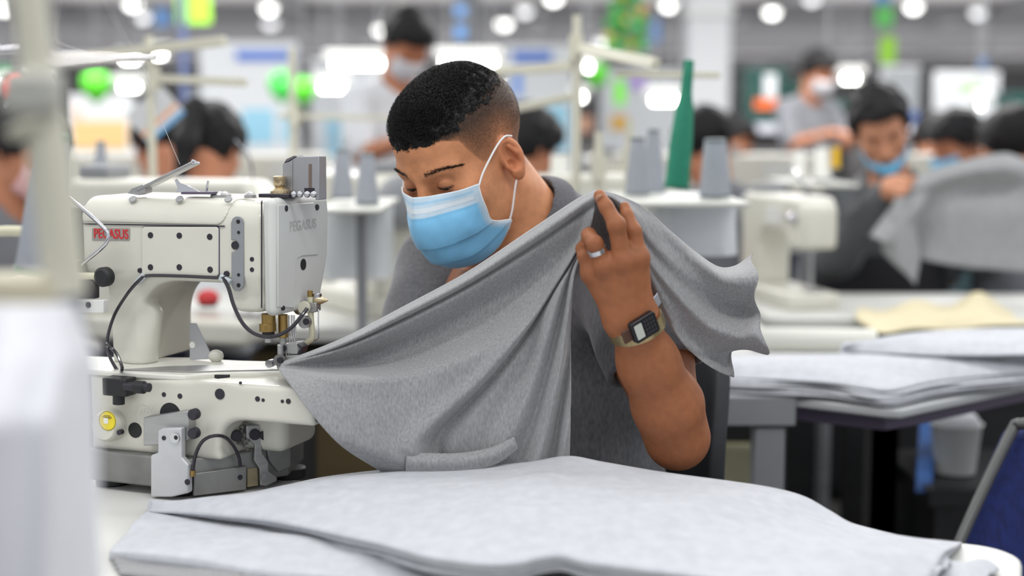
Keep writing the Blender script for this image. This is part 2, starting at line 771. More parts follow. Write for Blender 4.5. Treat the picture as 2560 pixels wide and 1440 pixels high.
def f_cast(P):
    q = (P - MO.astype(P.dtype)) @ np.stack([MX, MY, MZ], 1).astype(P.dtype)
    xz = q[:, [0, 2]]

    def b2(x0, z0, x1, z1, r):
        w = np.abs(xz - np.array([(x0 + x1) / 2, (z0 + z1) / 2], np.float32)) - np.array([(x1 - x0) / 2 - r, (z1 - z0) / 2 - r], np.float32)
        return np.linalg.norm(np.maximum(w, 0), axis=1) + np.minimum(w.max(axis=1), 0) - r
    xh0 = lx(562, 640)
    d = b2(XA0, ZB, XA1, ZT, 0.012)
    d = smin(d, b2(xh0, ZH, XA1, ZT - 0.02, 0.018), 0.012)
    d = np.maximum(d, -0.001 - (ZT - xz[:, 1]) * 0 + np.maximum(xz[:, 1] - ZT, -1))
    colm = b2(XC0, ZP - 0.05, XC1, ZB + 0.03, 0.006)
    k2 = smin(d, colm, 0.07)
    d2 = np.where(xz[:, 1] < ZB + 0.02, k2, np.minimum(d, colm))
    d2 = np.where(xz[:, 0] > XC0, d2, np.minimum(d, smin(d, colm, 0.02)))
    # extrude between the front plane and the back; the column is set back a little
    back = np.where(xz[:, 1] < ZB, DEP - 0.004, DEP)
    fr = np.clip((ZB + 0.012 - xz[:, 1]) / 0.03, 0, 1) * 0.008
    ex = np.maximum(fr - q[:, 1], q[:, 1] - back)
    d = smax(d2, ex, 0.010)
    sh = np.stack([q[:, 1] - 0.034, q[:, 2] - (ZT - 0.034)], 1)
    corner = np.where((sh[:, 0] < 0) & (sh[:, 1] > 0), np.linalg.norm(sh, axis=1) - 0.034, -1.0)
    d = np.maximum(d, corner)
    boss = d_cap(q, (lx(352, 800), 0.03, lz(330, 790)), (lx(330, 840), 0.022, lz(318, 905)), 0.014, 0.022)
    d = smin(d, boss, 0.015)
    return np.maximum(d, -(q[:, 2] - ZP))


lo3 = np.minimum(MO + MX * XA0, MO + MX * XA1 + MY * 0.2) - 0.1
hi3 = np.maximum(MO + MX * XA0 + MY * 0.2, MO + MX * XA1) + 0.1
lo3[2] = 0.85
hi3[2] = 1.25
cast = sdf_obj('arm_casting', f_cast, lo3, hi3, 0.0022, M_CREAM, mach)

# rounded top cover with its seam, sits 1.5 mm proud of the casting
cx0, cx1 = lx(206, 560), lx(566, 560)
z_s = lz(400, 561)


def f_cover(P):
    q = (P - MO.astype(P.dtype)) @ np.stack([MX, MY, MZ], 1).astype(P.dtype)
    b = d_box(q, ((cx0 + cx1) / 2, DEP / 2, (ZT + z_s) / 2 + 0.0015), ((cx1 - cx0) / 2, DEP / 2 + 0.0022, (ZT - z_s) / 2 + 0.0012), 0.004)
    sh = np.stack([q[:, 1] - 0.034, q[:, 2] - (ZT - 0.034)], 1)
    r = np.where((sh[:, 0] < 0) & (sh[:, 1] > 0), np.linalg.norm(sh, axis=1) - 0.0362, -1.0)
    # the right lower corner is rounded off
    cc = np.stack([q[:, 0] - (cx1 - 0.02), (z_s + 0.02) - q[:, 2]], 1)
    k = np.where((cc[:, 0] > 0) & (cc[:, 1] > 0), np.linalg.norm(cc, axis=1) - 0.02, -1.0)
    return np.maximum(np.maximum(b, r), k)


cover = sdf_obj('top_cover', f_cover, lo3, hi3, 0.0022, M_CREAM, mach)
fplate('cover_seam', [(206, 558), (562, 564), (562, 567), (206, 561)], -0.001, 0.001, M_DARK, cover)
for px in (333, 450, 572):
    c = ML(px, 500, 0.012)
    MB().cyl(c, c + (-MY + MZ) * 0.0022, 0.0055, n=16).build('cover_screw', M_STEEL, cover, bev=0.0005)

# end cover of the head (pale grey)
zt2, zb2 = lz(660, 492, 0.0) - 0.002, lz(690, 792, 0.0)
yb = DEP + 0.004
endp = [(-0.003, zb2 + 0.0), (-0.003, zt2), (yb, zt2), (yb + 0.004, zt2 - 0.03), (yb - 0.002, zt2 - 0.09), (yb - 0.03, zb2)]
EB = np.stack([MY, MZ, MX], 1)
ec = MB().prism(endp, EB, MO + MX * (XA1 + 0.0005), XE - XA1).build('end_cover', M_CREAM2, mach)
bevel(ec, 0.013, 5, 30)


def EP(px, py, dx=0.0):
    """world point seen at a pixel on the end face"""
    return on_plane(px, py, MO + MX * (XE + dx), MX)


P_ = [EP(a, b) for a, b in ((692, 512), (782, 506), (796, 560), (792, 637), (752, 640), (741, 646), (736, 660), (733, 770), (692, 768))]
MB().ext(P_, MX * 0.0022).build('raised_panel', M_CREAM2, ec, bev=0.0015)
for px, py, r in ((712, 521, 0.0042), (790, 518, 0.0042), (705, 770, 0.0034)):
    c = EP(px, py)
    MB().cyl(c, c + MX * 0.0032, r, n=16).build('screw', M_DARK, ec, bev=0.0006)
c = EP(757, 661)
MB().cyl(c - MX * 0.004, c + MX * 0.0012, 0.0078, n=24).build('socket_hole', M_BLACK, ec)
text_mesh('raised_lettering', 'PEGASUS', 0.019, np.stack([MY, MZ, MX], 1), EP(757, 563, 0.0022), M_EMB, ec, 0.0007, sx=1.0, bold=0.0002)
fplate('end_cover_seam', [(653, 505), (656, 500), (656, 770), (653, 770)], -0.0006, 0.0008, M_DARK, mach)

# front panels and screws
fplate('panel_gap', frr(355.6, 565.6, 549.6, 692.6, 7), 0.0, 0.0006, M_PURPLE)
fp_ = fplate('front_panel', frr(357, 567, 548, 691, 7), 0.0, 0.0028, M_CREAM, bev=0.0012)
for px, py in ((377, 588), (449, 589), (525, 592), (377, 668), (449, 668), (526, 674)):
    fdisc('screw', px, py, 0.0042, -0.0022, 0.0012, M_DARK, fp_)
fdisc('small_screw', 352, 676, 0.0034, 0.001, 0.003, M_DARK)
fdisc('small_screw', 569, 684, 0.0038, 0.001, 0.004, M_DARK)
fdisc('oil_hole', 631, 648, 0.0031, 0.001, 0.0016, M_DARK)
fdisc('oil_hole', 631, 674, 0.0031, 0.001, 0.0016, M_DARK)
slot = [(580, 556), (584, 546), (591, 541), (600, 541), (607, 546), (611, 556), (612, 710), (608, 721), (600, 727), (591, 727), (584, 721), (581, 710),
        (581, 630), (588, 630), (594, 626), (596, 613), (594, 602), (588, 599), (580, 599)]
sp_ = fplate('slotted_plate', slot, 0.001, 0.0028, M_GREYP, bev=0.0006)
for px, py, r in ((596, 554, 0.0028), (597, 581, 0.0022), (597, 687, 0.0022), (597, 713, 0.0028)):
    fdisc('plate_hole', px, py, r, -0.0014, 0.0009, M_BLACK, sp_)
fdisc('thread_stud', 591, 613, 0.0056, 0.001, 0.004, M_DARK)
fplate('name_plate', frr(231, 570, 325, 601, 2), -0.0002, 0.001, mat('silver_name_plate', rgb(158, 152, 146), 0.45, 0.2), bev=0.0004)
c = (ML(231, 585) + ML(325, 586)) / 2
text_mesh('red_lettering', 'PEGASUS', 0.0185, FB, c + MX * 0.001 - MY * 0.0016, M_RED, mach, 0.0006, sx=0.76, bold=0.0001)

# hoses and wires
MB().tube([ML(a, b, y) for a, b, y in ((563, 694, -0.006), (540, 694, -0.005), (450, 690, -0.005), (372, 689, -0.005), (352, 697, -0.008), (318, 735, -0.012), (285, 790, -0.02),
           (268, 850, -0.028), (272, 885, -0.035), (288, 918, -0.042), (300, 930, -0.045), (305, 918, -0.08), (292, 885, -0.035), (266, 858, -0.03))], 0.0023, 8, 6).build('oil_hose', M_CABLE, mach)
MB().tube([ML(a, b, y) for a, b, y in ((560, 697, -0.006), (572, 722, -0.012), (585, 765, -0.018), (608, 810, -0.022), (640, 836, -0.022), (683, 842, -0.02),
           (725, 822, -0.01), (752, 792, 0.0), (768, 771, 0.01))], 0.0026, 8, 6).build('oil_hose', M_CABLE, mach)
for px, py, a in ((352, 698, 0.7), (563, 699, -0.5)):
    c = ML(px, py, -0.004)
    R_ = np.stack([MX * math.cos(a) + MZ * math.sin(a), -MY, -MX * math.sin(a) + MZ * math.cos(a)], 1)
    MB().box(c, (0.017, 0.007, 0.0085), R_).build('hose_clip', M_CLIP, mach, bev=0.0012)
MB().tube([ML(a, b, y) for a, b, y in ((164, 487, -0.01), (190, 508, -0.02), (222, 535, -0.03), (255, 565, -0.035), (270, 585, -0.036), (266, 607, -0.036),
           (240, 632, -0.03), (215, 652, -0.02), (203, 665, -0.01))], 0.0028, 10, 6).build('bent_wire', M_CHROME, mach)
# knob with its rod on the left
c = ML(262, 692, -0.03)
MB().lathe([(0.0, -0.008), (0.010, -0.008), (0.0135, -0.004), (0.0135, 0.006), (0.010, 0.010), (0.0, 0.010)], c, -MY, 24, False).build('black_knob', M_BLACK, mach)
MB().cyl(ML(190, 690, -0.034), ML(252, 690, -0.034), 0.0048, n=14).build('knob_rod', M_BEIGE, mach)
MB().cyl(ML(262, 692, -0.03), ML(262, 692, 0.012), 0.007).build('knob_shaft', M_BLACK, mach)
fplate('side_bracket', [(203, 650), (215, 650), (225, 690), (250, 712), (250, 745), (203, 745)], -0.002, 0.012, M_DARK, bev=0.002)
fplate('white_bracket', frr(196, 748, 272, 780, 3), -0.028, 0.012, mat('white_bracket', rgb(214, 214, 212), 0.4), bev=0.001)
fdisc('bracket_screw', 221, 762, 0.004, -0.04, 0.0012, M_DARK)
MB().bb((0, 0, 0), (0.06, 0.07, 0.075)).build('motor_box', M_STEELD, None, bev=0.004)
mb_ = bpy.data.objects['motor_box']
for v in mb_.data.vertices:
    w = W2L(ML(160, 652, 0.0))
    v.co = L2W(w[0] + v.co[0], 0.015 + v.co[1], w[2] + v.co[2]) - MO
mb_.parent = mach
OFF[mb_] = OFF[mach]

# ---- top fittings
MB().ext([ML(318, 484, 0.02), ML(330, 470, 0.02), ML(356, 461, 0.02), ML(362, 466, 0.02), ML(362, 482, 0.02), ML(345, 488, 0.02)], MY * 0.018).build('lever_foot', M_STEEL, mach, bev=0.0006)
la, lb = ML(352, 475, 0.03), ML(489, 407, 0.03)
dv = norm(lb - la)
R_ = np.stack([dv, MY, np.cross(dv, MY)], 1)
MB().box((la + lb) / 2, (np.linalg.norm(lb - la), 0.022, 0.0042), R_).build('thread_lever', M_STEEL, mach, bev=0.001)
MB().cyl(ML(484, 406, 0.02), ML(486, 402, 0.02), 0.004, n=12).build('lever_screw', M_CHROME, mach)
MB().ext([ML(a, b, 0.03) for a, b in ((452, 486), (452, 480), (530, 480), (530, 486))], MY * 0.03).build('tension_plate', M_PURPLE, mach, bev=0.0006)
MB().ext([ML(a, b, 0.035) for a, b in ((436, 450), (441, 447), (450, 458), (470, 464), (486, 472), (500, 480), (440, 481), (444, 470))], MY * 0.0016).build('take_up_guide', M_CHROME, mach, bev=0.0003)
MB().cyl(ML(516, 478, 0.04), ML(521, 451, 0.04), 0.0016, n=8).build('guide_pin', M_CHROME, mach)
for px, r in ((548, 0.0085), (562, 0.0065), (626, 0.006)):
    c = ML(px, 489, 0.05)
    MB().lathe([(r * 1.4, -0.003), (r * 1.4, 0.001), (r, 0.0035), (r * 0.3, 0.006), (0.001, 0.006)], c, MZ, 16).build('cap_screw', M_STEEL, mach)
c = ML(700, 492, 0.045)
MB().lathe([(0.013, -0.006), (0.013, 0.008), (0.010, 0.011), (0.0065, 0.013), (0.0085, 0.016), (0.0085, 0.027), (0.006, 0.028), (0.0, 0.028)], c, MZ, 22, False).build('tension_knob', M_GOLD, mach)
MB().box(ML(702, 488, 0.045), (0.046, 0.04, 0.005), np.stack([MX, MY, MZ], 1)).build('knob_plate', M_DARK, mach, bev=0.001)
# folded sheet box on the head
y0b = 0.055
A_ = [ML(a, b, y0b) for a, b in ((706, 488), (706, 408), (722, 404), (742, 391), (797, 390), (798, 500), (788, 500), (786, 485))]
sb = MB().ext(A_, MY * 0.022).build('sheet_box', mat('grey_sheet', rgb(158, 158, 162), 0.45, 0.35, var=0.05, vscale=20), mach, bev=0.0012)
fplate('box_slot', frr(772, 410, 779, 470, 2), y0b - 0.0002, 0.0006, mat('brown_slot', rgb(112, 96, 88), 0.6), sb)
fplate('box_recess', [(762, 484), (762, 470), (786, 470), (786, 484)], y0b - 0.0002, 0.0012, M_DARK, sb)
MB().ext([ML(a, b, y0b - 0.0004) for a, b in ((710, 407), (722, 402), (741, 391), (735, 389), (716, 398))], MY * 0.022).build('box_lining', mat('dark_lining', rgb(98, 94, 100), 0.6), sb)
fplate('box_rib', [(729, 484), (729, 402), (732, 400), (732, 484)], y0b, 0.0015, M_STEEL, sb)
for px in (735, 750, 768, 784):
    MB().ball(ML(px, 486, 0.03), 0.0045, 10, 6).build('thread_eyelet', M_CHROME, mach)

# ---- needle area
yn = 0.03
c0 = ML(671, 786, yn)


def vbar(name, px, py0, py1, r, m, y=yn, n=18, parent=mach, prof=None):
    a, b = ML(px, py0, y), ML(px, py1, y)
    b = np.array([a[0], a[1], b[2]])
    return MB().cyl(a, b, r, n=n).build(name, m, parent, bev=min(r * 0.12, 0.0006))


vbar('brass_bush', 671, 784, 812, 0.0095, M_BRASS)
vbar('brass_collar', 669, 808, 828, 0.0115, M_BRASS)
vbar('rubber_ring', 671, 828, 836, 0.0085, M_BLACK)
vbar('needle_bar_end', 671, 836, 856, 0.0052, M_STEEL)
vbar('brass_bush', 707, 786, 844, 0.0066, M_BRASS, 0.045)
vbar('needle_bar', 707, 840, 878, 0.0045, M_STEEL, 0.045)
for px in (722, 729, 735):
    vbar('guide_rod', px, 788, 862, 0.0013, M_CHROME, 0.05, 8)
MB().ext([ML(a, b, 0.035) for a, b in ((700, 862), (742, 856), (752, 872), (742, 886), (704, 884))], MY * 0.02).build('needle_clamp', M_STEEL, mach, bev=0.001)
fdisc('clamp_screw', 709, 870, 0.0046, 0.035, 0.003, M_DARK)
MB().ext([ML(a, b, 0.035) for a, b in ((742, 858), (756, 868), (750, 886), (744, 884))], MY * 0.018).build('clamp_fin', M_DARK, mach, bev=0.0006)
for px in (716, 722, 728):
    vbar('needle', px, 884, 924, 0.0008, M_CHROME, 0.045, 6)
vbar('presser_bar', 701, 862, 900, 0.0042, M_STEEL, 0.03)
MB().ext([ML(a, b, 0.03) for a, b in ((712, 890), (750, 888), (754, 896), (716, 902))], MY * 0.022).build('presser_foot', M_STEEL, mach, bev=0.0008)
fdisc('foot_roller', 702, 900, 0.008, 0.028, 0.006, M_STEELD, n=16)
fdisc('foot_screw', 702, 900, 0.004, 0.022, 0.004, M_DARK, n=12)
fdisc('foot_spring', 681, 907, 0.0055, 0.03, 0.01, M_CHROME, n=14)
MB().ext([ML(a, b, 0.026) for a, b in ((690, 905), (710, 905), (710, 922), (692, 922))], MY * 0.012).build('foot_block', M_STEEL, mach, bev=0.0008)
# side linkage with its wire bail
MB().tube([ML(a, b, 0.07) for a, b in ((776, 742), (777, 790), (780, 842), (768, 856), (756, 868), (752, 892))], 0.0042, 8, 5).build('lift_arm', M_BEIGE, mach)
MB().ext([ML(a, b, 0.065) for a, b in ((760, 756), (790, 757), (791, 778), (782, 782), (760, 780))], MY * 0.014).build('lift_block', M_STEEL, mach, bev=0.001)
fdisc('oil_cup', 763, 768, 0.0085, 0.064, 0.006, mat('ivory_plastic', rgb(212, 208, 190), 0.4), n=20)
fdisc('lift_ring', 752, 768, 0.0105, 0.068, 0.004, M_CHROME, n=20)
fdisc('lift_joint', 766, 804, 0.0085, 0.066, 0.008, M_STEEL, n=18)
fdisc('lift_pin', 766, 804, 0.0046, 0.058, 0.002, M_DARK, n=14)
vbar('lift_screw', 793, 733, 748, 0.0062, M_CHROME, 0.075)
vbar('brass_pin', 775, 726, 742, 0.0038, M_BRASS, 0.07)
MB().lathe([(0.007, 0), (0.007, 0.004), (0.001, 0.018)], ML(790, 750, 0.075), MX, 14).build('cone_tip', M_GOLD, mach)
MB().tube([ML(a, b, 0.07) for a, b in ((790, 770), (796, 775), (796, 846), (790, 850), (742, 847), (739, 842), (739, 815))], 0.0009, 6).build('wire_bail', M_CHROME, mach)

# ---- bed
ZBED = TZ + ZP
bo = [(186, 921), (300, 930), (440, 937), (462, 938), (480, 936), (541, 931), (640, 930), (716, 926), (742, 915), (735, 905), (690, 903), (600, 901), (545, 898), (480, 893), (300, 893), (186, 889)]
P_ = [on_z(a, b, ZBED) for a, b in bo]
bed = MB().ext(P_, (0, 0, -0.0075)).build('bed_plate', mat('white_bed_enamel', rgb(222, 221, 212), 0.3, var=0.05, vscale=14, coat=0.2), mach, bev=0.0022, seg=3)
P_ = [on_z(a, b, ZBED + 0.0004) for a, b in ((300, 925), (420, 917), (560, 913), (690, 913), (728, 917), (700, 925), (560, 928), (480, 931))]
MB().ext(P_, (0, 0, 0.001)).build('slide_plate', M_STEEL, bed, bev=0.0003)
P_ = [on_z(a, b, ZBED - 0.0078) for a, b in ((548, 936), (650, 937), (716, 932), (742, 920), (742, 908), (548, 910))]
MB().ext(P_, (0, 0, -0.006)).build('bed_rail', M_STEEL, bed, bev=0.0006)
fplate('rail_stop', [(540, 936), (575, 936), (575, 943), (548, 946), (540, 944)], -0.045, 0.004, M_BLACK, bed)
# folding guard behind the bed
P_ = [ML(a, b, 0.06) for a, b in ((474, 808), (490, 808), (524, 880), (524, 898), (474, 900))]
gd = MB().ext(P_, MY * 0.002).build('needle_guard', mat('pale_sheet_guard', rgb(178, 180, 184), 0.35, 0.3), mach, bev=0.0004)
fdisc('guard_hole', 481, 862, 0.0046, 0.0602, 0.0006, mat('white_spot', rgb(235, 235, 230), 0.6), gd)
MB().ball(ML(540, 890, 0.06), (0.011, 0.008, 0.009), 16, 10).build('guard_knob', M_CREAM, mach)

# ---- lower body
yl_ = -0.055
ZL0, ZL1 = lz(330, 1132, yl_), ZP - 0.006
xb0, xb1 = lx(225, 1040, yl_), lx(548, 1040, yl_)
xq = lx(786, 1000, yl_)


def f_low(P):
    q = (P - MO.astype(P.dtype)) @ np.stack([MX, MY, MZ], 1).astype(P.dtype)
    zc0 = lz(640, 1056, yl_)
    xz = q[:, [0, 2]]

    def b2(x0, z0, x1, z1, r):
        w = np.abs(xz - np.array([(x0 + x1) / 2, (z0 + z1) / 2], np.float32)) - np.array([(x1 - x0) / 2 - r, (z1 - z0) / 2 - r], np.float32)
        return np.linalg.norm(np.maximum(w, 0), axis=1) + np.minimum(w.max(axis=1), 0) - r
    d2 = smin(b2(xb0, ZL0, xb1, ZL1, 0.004), b2(xb1 - 0.02, zc0, xq, ZL1, 0.006), 0.04)
    ex = np.maximum(yl_ - q[:, 1], q[:, 1] - 0.08)
    d = smax(d2, ex, 0.008)
    bk = d_box(q, (xb1 + 0.012, 0.055, (ZL0 + ZL1) / 2), (0.05, 0.05, (ZL1 - ZL0) / 2), 0.016)
    d = smin(d, bk, 0.012)
    return np.maximum(d, q[:, 2] - ZL1)


lo4 = lo3.copy()
lo4[0] -= 0.05
lo4[1] -= 0.15
lo4[2] = 0.75
hi4 = hi3.copy()
hi4[0] += 0.15
hi4[2] = 0.95
low = sdf_obj('lower_body', f_low, lo4, hi4, 0.0024, M_CREAM, mach)
for px, py, r in ((411, 986, 0.0032), (451, 990, 0.0036), (645, 997, 0.0036), (659, 1000, 0.0024), (707, 1003, 0.0024), (722, 1003, 0.0036), (602, 957, 0.002)):
    fdisc('body_screw', px, py, r, yl_ + 0.001, 0.0015, M_DARK, low)
fdisc('body_plug', 553, 984, 0.0072, yl_ + 0.003, 0.004, M_DARK, low)
fdisc('body_hole', 339, 1075, 0.0105, yl_ + 0.001, 0.0016, M_BLACK, low, 28)
fdisc('body_port', 427, 1036, 0.016, yl_ + 0.001, 0.0016, M_BLACK, low, 28)
fdisc('end_screw', 795, 1049, 0.003, yl_, 0.002, M_DARK, low)
MB().torus(ML(362, 1036, yl_), 0.014, 0.0007, MY, 28, 6).build('cast_emblem', M_CREAM, low)
em = MB()
for k in range(4):
    c = ML(352 + 9 * k, 1030 - 2 * k, yl_)
    em.box(c, (0.0012, 0.001, 0.009), np.stack([norm(MX + MZ * 0.0), MY, MZ], 1) @ np.array([[math.cos(0.5), 0, math.sin(0.5)], [0, 1, 0], [-math.sin(0.5), 0, math.cos(0.5)]]))
em.build('cast_wing_mark', M_CREAM, low)
# round oil gauge with yellow sticker
c = ML(282, 1060, yl_)
og = MB().lathe([(0.0, 0.022), (0.017, 0.022), (0.0205, 0.018), (0.0222, 0.008), (0.0225, -0.004), (0.0, -0.004)], c, -MY, 32, False).build('oil_gauge', M_CREAM, mach)
c2 = ML(269, 1052, yl_ - 0.0222)
MB().cyl(c2, c2 - MY * 0.0006, 0.0135, n=28).build('yellow_sticker', M_YELLOW, og)
MB().torus(c2 - MY * 0.0007, 0.0128, 0.0003, MY, 28, 4).build('sticker_ring', M_DARK, og)
MB().box(c2 - MY * 0.001 - MX * 0.002, (0.007, 0.0006, 0.0075), np.stack([MX, MY, MZ], 1)).build('gauge_window', mat('gauge_glass', rgb(225, 225, 215), 0.2), og)
for dz_, w_ in ((0.007, 0.010), (0.0052, 0.015), (0.0036, 0.012)):
    MB().box(c2 - MY * 0.0008 + MZ * dz_, (w_, 0.0004, 0.0007), np.stack([MX, MY, MZ], 1)).build('sticker_print', mat('sticker_ink', rgb(96, 80, 24), 0.6), og)
fdisc('gauge_screw', 305, 1079, 0.0036, yl_ - 0.014, 0.007, M_DARK, og)
# black hose fitting above it
f_ = MB()
f_.bb((-0.02, -0.012, -0.012), (0.018, 0.012, 0.012))
P0 = W2L(ML(300, 965, -0.07))
f_.v = [tuple(L2W(P0[0] + a, P0[1] + b, P0[2] + c)) for a, b, c in f_.v]
hf = f_.build('hose_fitting', M_BLACK, mach, bev=0.002)
MB().cyl(ML(312, 966, -0.08), ML(374, 969, -0.08), 0.006, n=14).build('fitting_barrel', M_DARK, hf)
MB().lathe([(0.0085, 0), (0.0085, 0.014), (0.005, 0.018)], ML(338, 967, -0.08), MX, 14).build('fitting_nut', M_BLACK, hf)
MB().cyl(ML(297, 975, -0.072), ML(297, 1010, -0.072), 0.008, n=14).build('fitting_stem', M_BLACK, hf)
# ---- grey base
Bp = [on_z(a, b, TZ + 0.012) for a, b in ((215, 1199), (389, 1219), (474, 1227), (722, 1190))]
Bp += [Bp[3] + MY * 0.1 - MX * 0.03, Bp[0] + MY * 0.16]
base_ = MB().ext(Bp, (0, 0, ZL0 - 0.010)).build('base_plate', M_STEELD, mach, bev=0.003)
for px, py in ((436, 1240), (705, 1200), (262, 1217)):
    c = on_z(px, py, TZ) + MY * 0.02
    MB().cyl(c, c + MZ * 0.014, 0.024, n=20).build('rubber_foot', M_BLACK, mach, bev=0.002)
# silver angle bracket in front
RB = W2L(on_z(440, 1243, TZ))[1]
yb1 = yl_ - 0.028
MB().ext([ML(a, b, yl_) for a, b in ((377, 1038), (486, 1021), (490, 1030), (490, 1092), (470, 1102), (377, 1108))], -MY * 0.017).build('upper_bracket', M_STEEL, mach, bev=0.0012)
br = MB().ext([ML(a, b, yl_ - 0.017) for a, b in ((406, 1072), (418, 1066), (465, 1066), (465, 1140), (482, 1158), (482, 1228), (440, 1238), (388, 1238), (388, 1134), (406, 1128))], -MY * 0.011).build('support_bracket', mat('satin_aluminium', rgb(196, 197, 200), 0.38, 0.45, var=0.06, vscale=25), mach, bev=0.0022, seg=3)
fdisc('bracket_bolt', 440, 1094, 0.0066, yl_ - 0.028, 0.0035, M_CHROME, br)
fdisc('bracket_hole', 440, 1094, 0.003, yl_ - 0.0312, 0.0004, M_BLACK, br)
fdisc('bracket_hole', 469, 1205, 0.004, yl_ - 0.028, 0.001, M_DARK, br)
fdisc('bracket_hole', 410, 1095, 0.003, yl_ - 0.028, 0.001, M_DARK, br)
for px, py in ((490, 1034), (490, 1081)):
    c = ML(px, py, yl_ - 0.017)
    MB().lathe([(0.0, 0.010), (0.0065, 0.010), (0.0075, 0.008), (0.0075, 0.0), (0.0, 0.0)], c, -MY, 18, False).build('cap_bolt', M_DARK, mach)
# receding plate and right brackets
d1 = norm(Bp[3] - Bp[2])
nrm = norm(np.cross(d1, MZ))
if nrm[1] > 0:
    nrm = -nrm


def RP(px, py, off=0.0):
    return on_plane(px, py, Bp[2] + nrm * off, nrm)


rp = MB().ext([RP(a, b, 0.0) for a, b in ((481, 1182), (612, 1163), (612, 1222), (481, 1238))], nrm * 0.006).build('front_plate', M_STEELD, mach, bev=0.0012)
c = RP(600, 1193, 0.006)
MB().cyl(c, c + nrm * 0.001, 0.0035, n=14).build('plate_screw', M_DARK, rp)
MB().tube([RP(a, b, 0.012 + 0.026 * math.sin(PI * min(max((a - 482) / 119, 0), 1))) for a, b in ((482, 1186), (484, 1160), (492, 1128), (508, 1102), (532, 1090), (560, 1092), (582, 1112), (596, 1140), (601, 1166))], 0.0024, 8, 6).build('oil_hose', M_CABLE, mach)
MB().cyl(RP(482, 1190, 0.012), RP(482, 1176, 0.012), 0.0036, n=12).build('hose_ferrule', M_BRASS, mach)
MB().ext([RP(a, b, 0.004) for a, b in ((612, 1062), (660, 1060), (664, 1070), (664, 1085), (652, 1110), (652, 1130), (668, 1152), (668, 1176), (690, 1192), (688, 1202), (662, 1214), (648, 1212), (646, 1170), (632, 1150), (634, 1112), (622, 1098), (612, 1094))], nrm * 0.005).build('latch_bracket', M_STEEL, mach, bev=0.0015)
for px, py in ((634, 1085), (659, 1086), (588, 1088)):
    c = RP(px, py, 0.006)
    MB().cyl(c, c + nrm * 0.007, 0.0075, n=18).build('bracket_knob', M_DARK, mach, bev=0.001)
c = RP(659, 1191, 0.009)
MB().cyl(c, c + nrm * 0.002, 0.0042, n=14).build('latch_screw', M_CHROME, mach)
MB().ext([RP(a, b, -0.006) for a, b in ((660, 1060), (714, 1057), (714, 1112), (668, 1116))], nrm * 0.004).build('grey_cover', M_GREYP, mach, bev=0.001)
c = RP(708, 1100, -0.002)
MB().cyl(c, c + nrm * 0.002, 0.0042, n=14).build('cover_knob', M_DARK, mach)
MB().ext([RP(a, b, 0.0) for a, b in ((664, 1118), (722, 1108), (725, 1114), (725, 1166), (692, 1180), (668, 1150))], nrm * 0.005).build('curved_guard', M_STEELD, mach, bev=0.002)
MB().ext([RP(a, b, -0.004) for a, b in ((614, 1170), (640, 1166), (642, 1212), (614, 1216))], nrm * 0.006).build('amber_block', mat('amber_plastic', rgb(150, 138, 112), 0.4, var=0.2, vscale=60), mach, bev=0.001)
# lint caught around the knobs
V_ = []
lm = MB()
for i in range(90):
    a, r = random.uniform(0, 2 * PI), abs(random.gauss(0, 1))
    lm.ball(RP(608 + r * 12 * math.cos(a), 1086 + r * 22 * math.sin(a), random.uniform(-0.004, 0.006)), (random.uniform(0.0015, 0.004), 0.0015, random.uniform(0.0012, 0.003)), 6, 4)
lo_ = lm.build('lint', M_LINT, mach)
tag(lo_, kind='stuff')

# ================================================================== the seamster in front
HC = np.array([-0.0721, 2.064, 1.197])
HR = np.array([[0.7539, -0.5658, -0.334], [-0.6547, -0.6895, -0.3097], [0.0551, -0.4521, 0.8902]])   # columns: his left, forward, up


def hl(l):
    """head-local metres -> world"""
    return HC + HR @ np.asarray(l, float)


def to_head(P):
    return (P - HC.astype(np.float32)) @ HR.astype(np.float32)


def f_face(q):
    """head without ears in head-local metres (x is his left)"""
    m = q.copy()
    m[:, 0] = np.abs(m[:, 0])
    d = d_ell(m, (0, -0.018, 0.040), (0.0765, 0.103, 0.085))
    d = smin(d, d_ell(m, (0, 0.036, 0.046), (0.060, 0.056, 0.056)), 0.03)
    d = smin(d, d_ell(m, (0, 0.020, -0.032), (0.068, 0.070, 0.080)), 0.03)
    d = smin(d, d_ell(m, (0, 0.030, -0.078), (0.060, 0.058, 0.046)), 0.03)
    d = smin(d, d_sph(m, (0, 0.076, -0.104), 0.021), 0.03)
    d = smin(d, d_cap(m, (0.012, 0.086, 0.018), (0.046, 0.074, 0.019), 0.009, 0.008), 0.018)
    d = smin(d, d_sph(m, (0.046, 0.058, -0.026), 0.021), 0.03)
    d = smin(d, d_cap(m, (0, 0.090, 0.006), (0, 0.112, -0.040), 0.0075, 0.011), 0.014)
    d = smin(d, d_sph(m, (0.012, 0.100, -0.044), 0.009), 0.01)
    d = smin(d, d_cap(m, (0, 0.098, -0.066), (0.016, 0.092, -0.068), 0.008, 0.006), 0.012)
    d = smax(d, -d_ell(m, (0.033, 0.100, -0.001), (0.017, 0.016, 0.0115)), 0.014)
    return d


def f_mouth(q):
    return q


def f_lids(m):
    eb = np.array([0.0325, 0.0765, -0.002])
    lid = d_sph(m, eb, 0.0138)
    # the lid slit: open only a little, gaze cast down
    rel = m - eb.astype(np.float32)
    ang = rel[:, 2] - (-0.0052 + 9.0 * (rel[:, 0]) ** 2 * 0.6)
    slit = np.maximum(np.abs(ang) - 0.0024 * np.clip(1 - (rel[:, 0] / 0.0135) ** 2, 0.02, 1), 0.004 - rel[:, 1])
    return smax(lid, -slit, 0.0012)


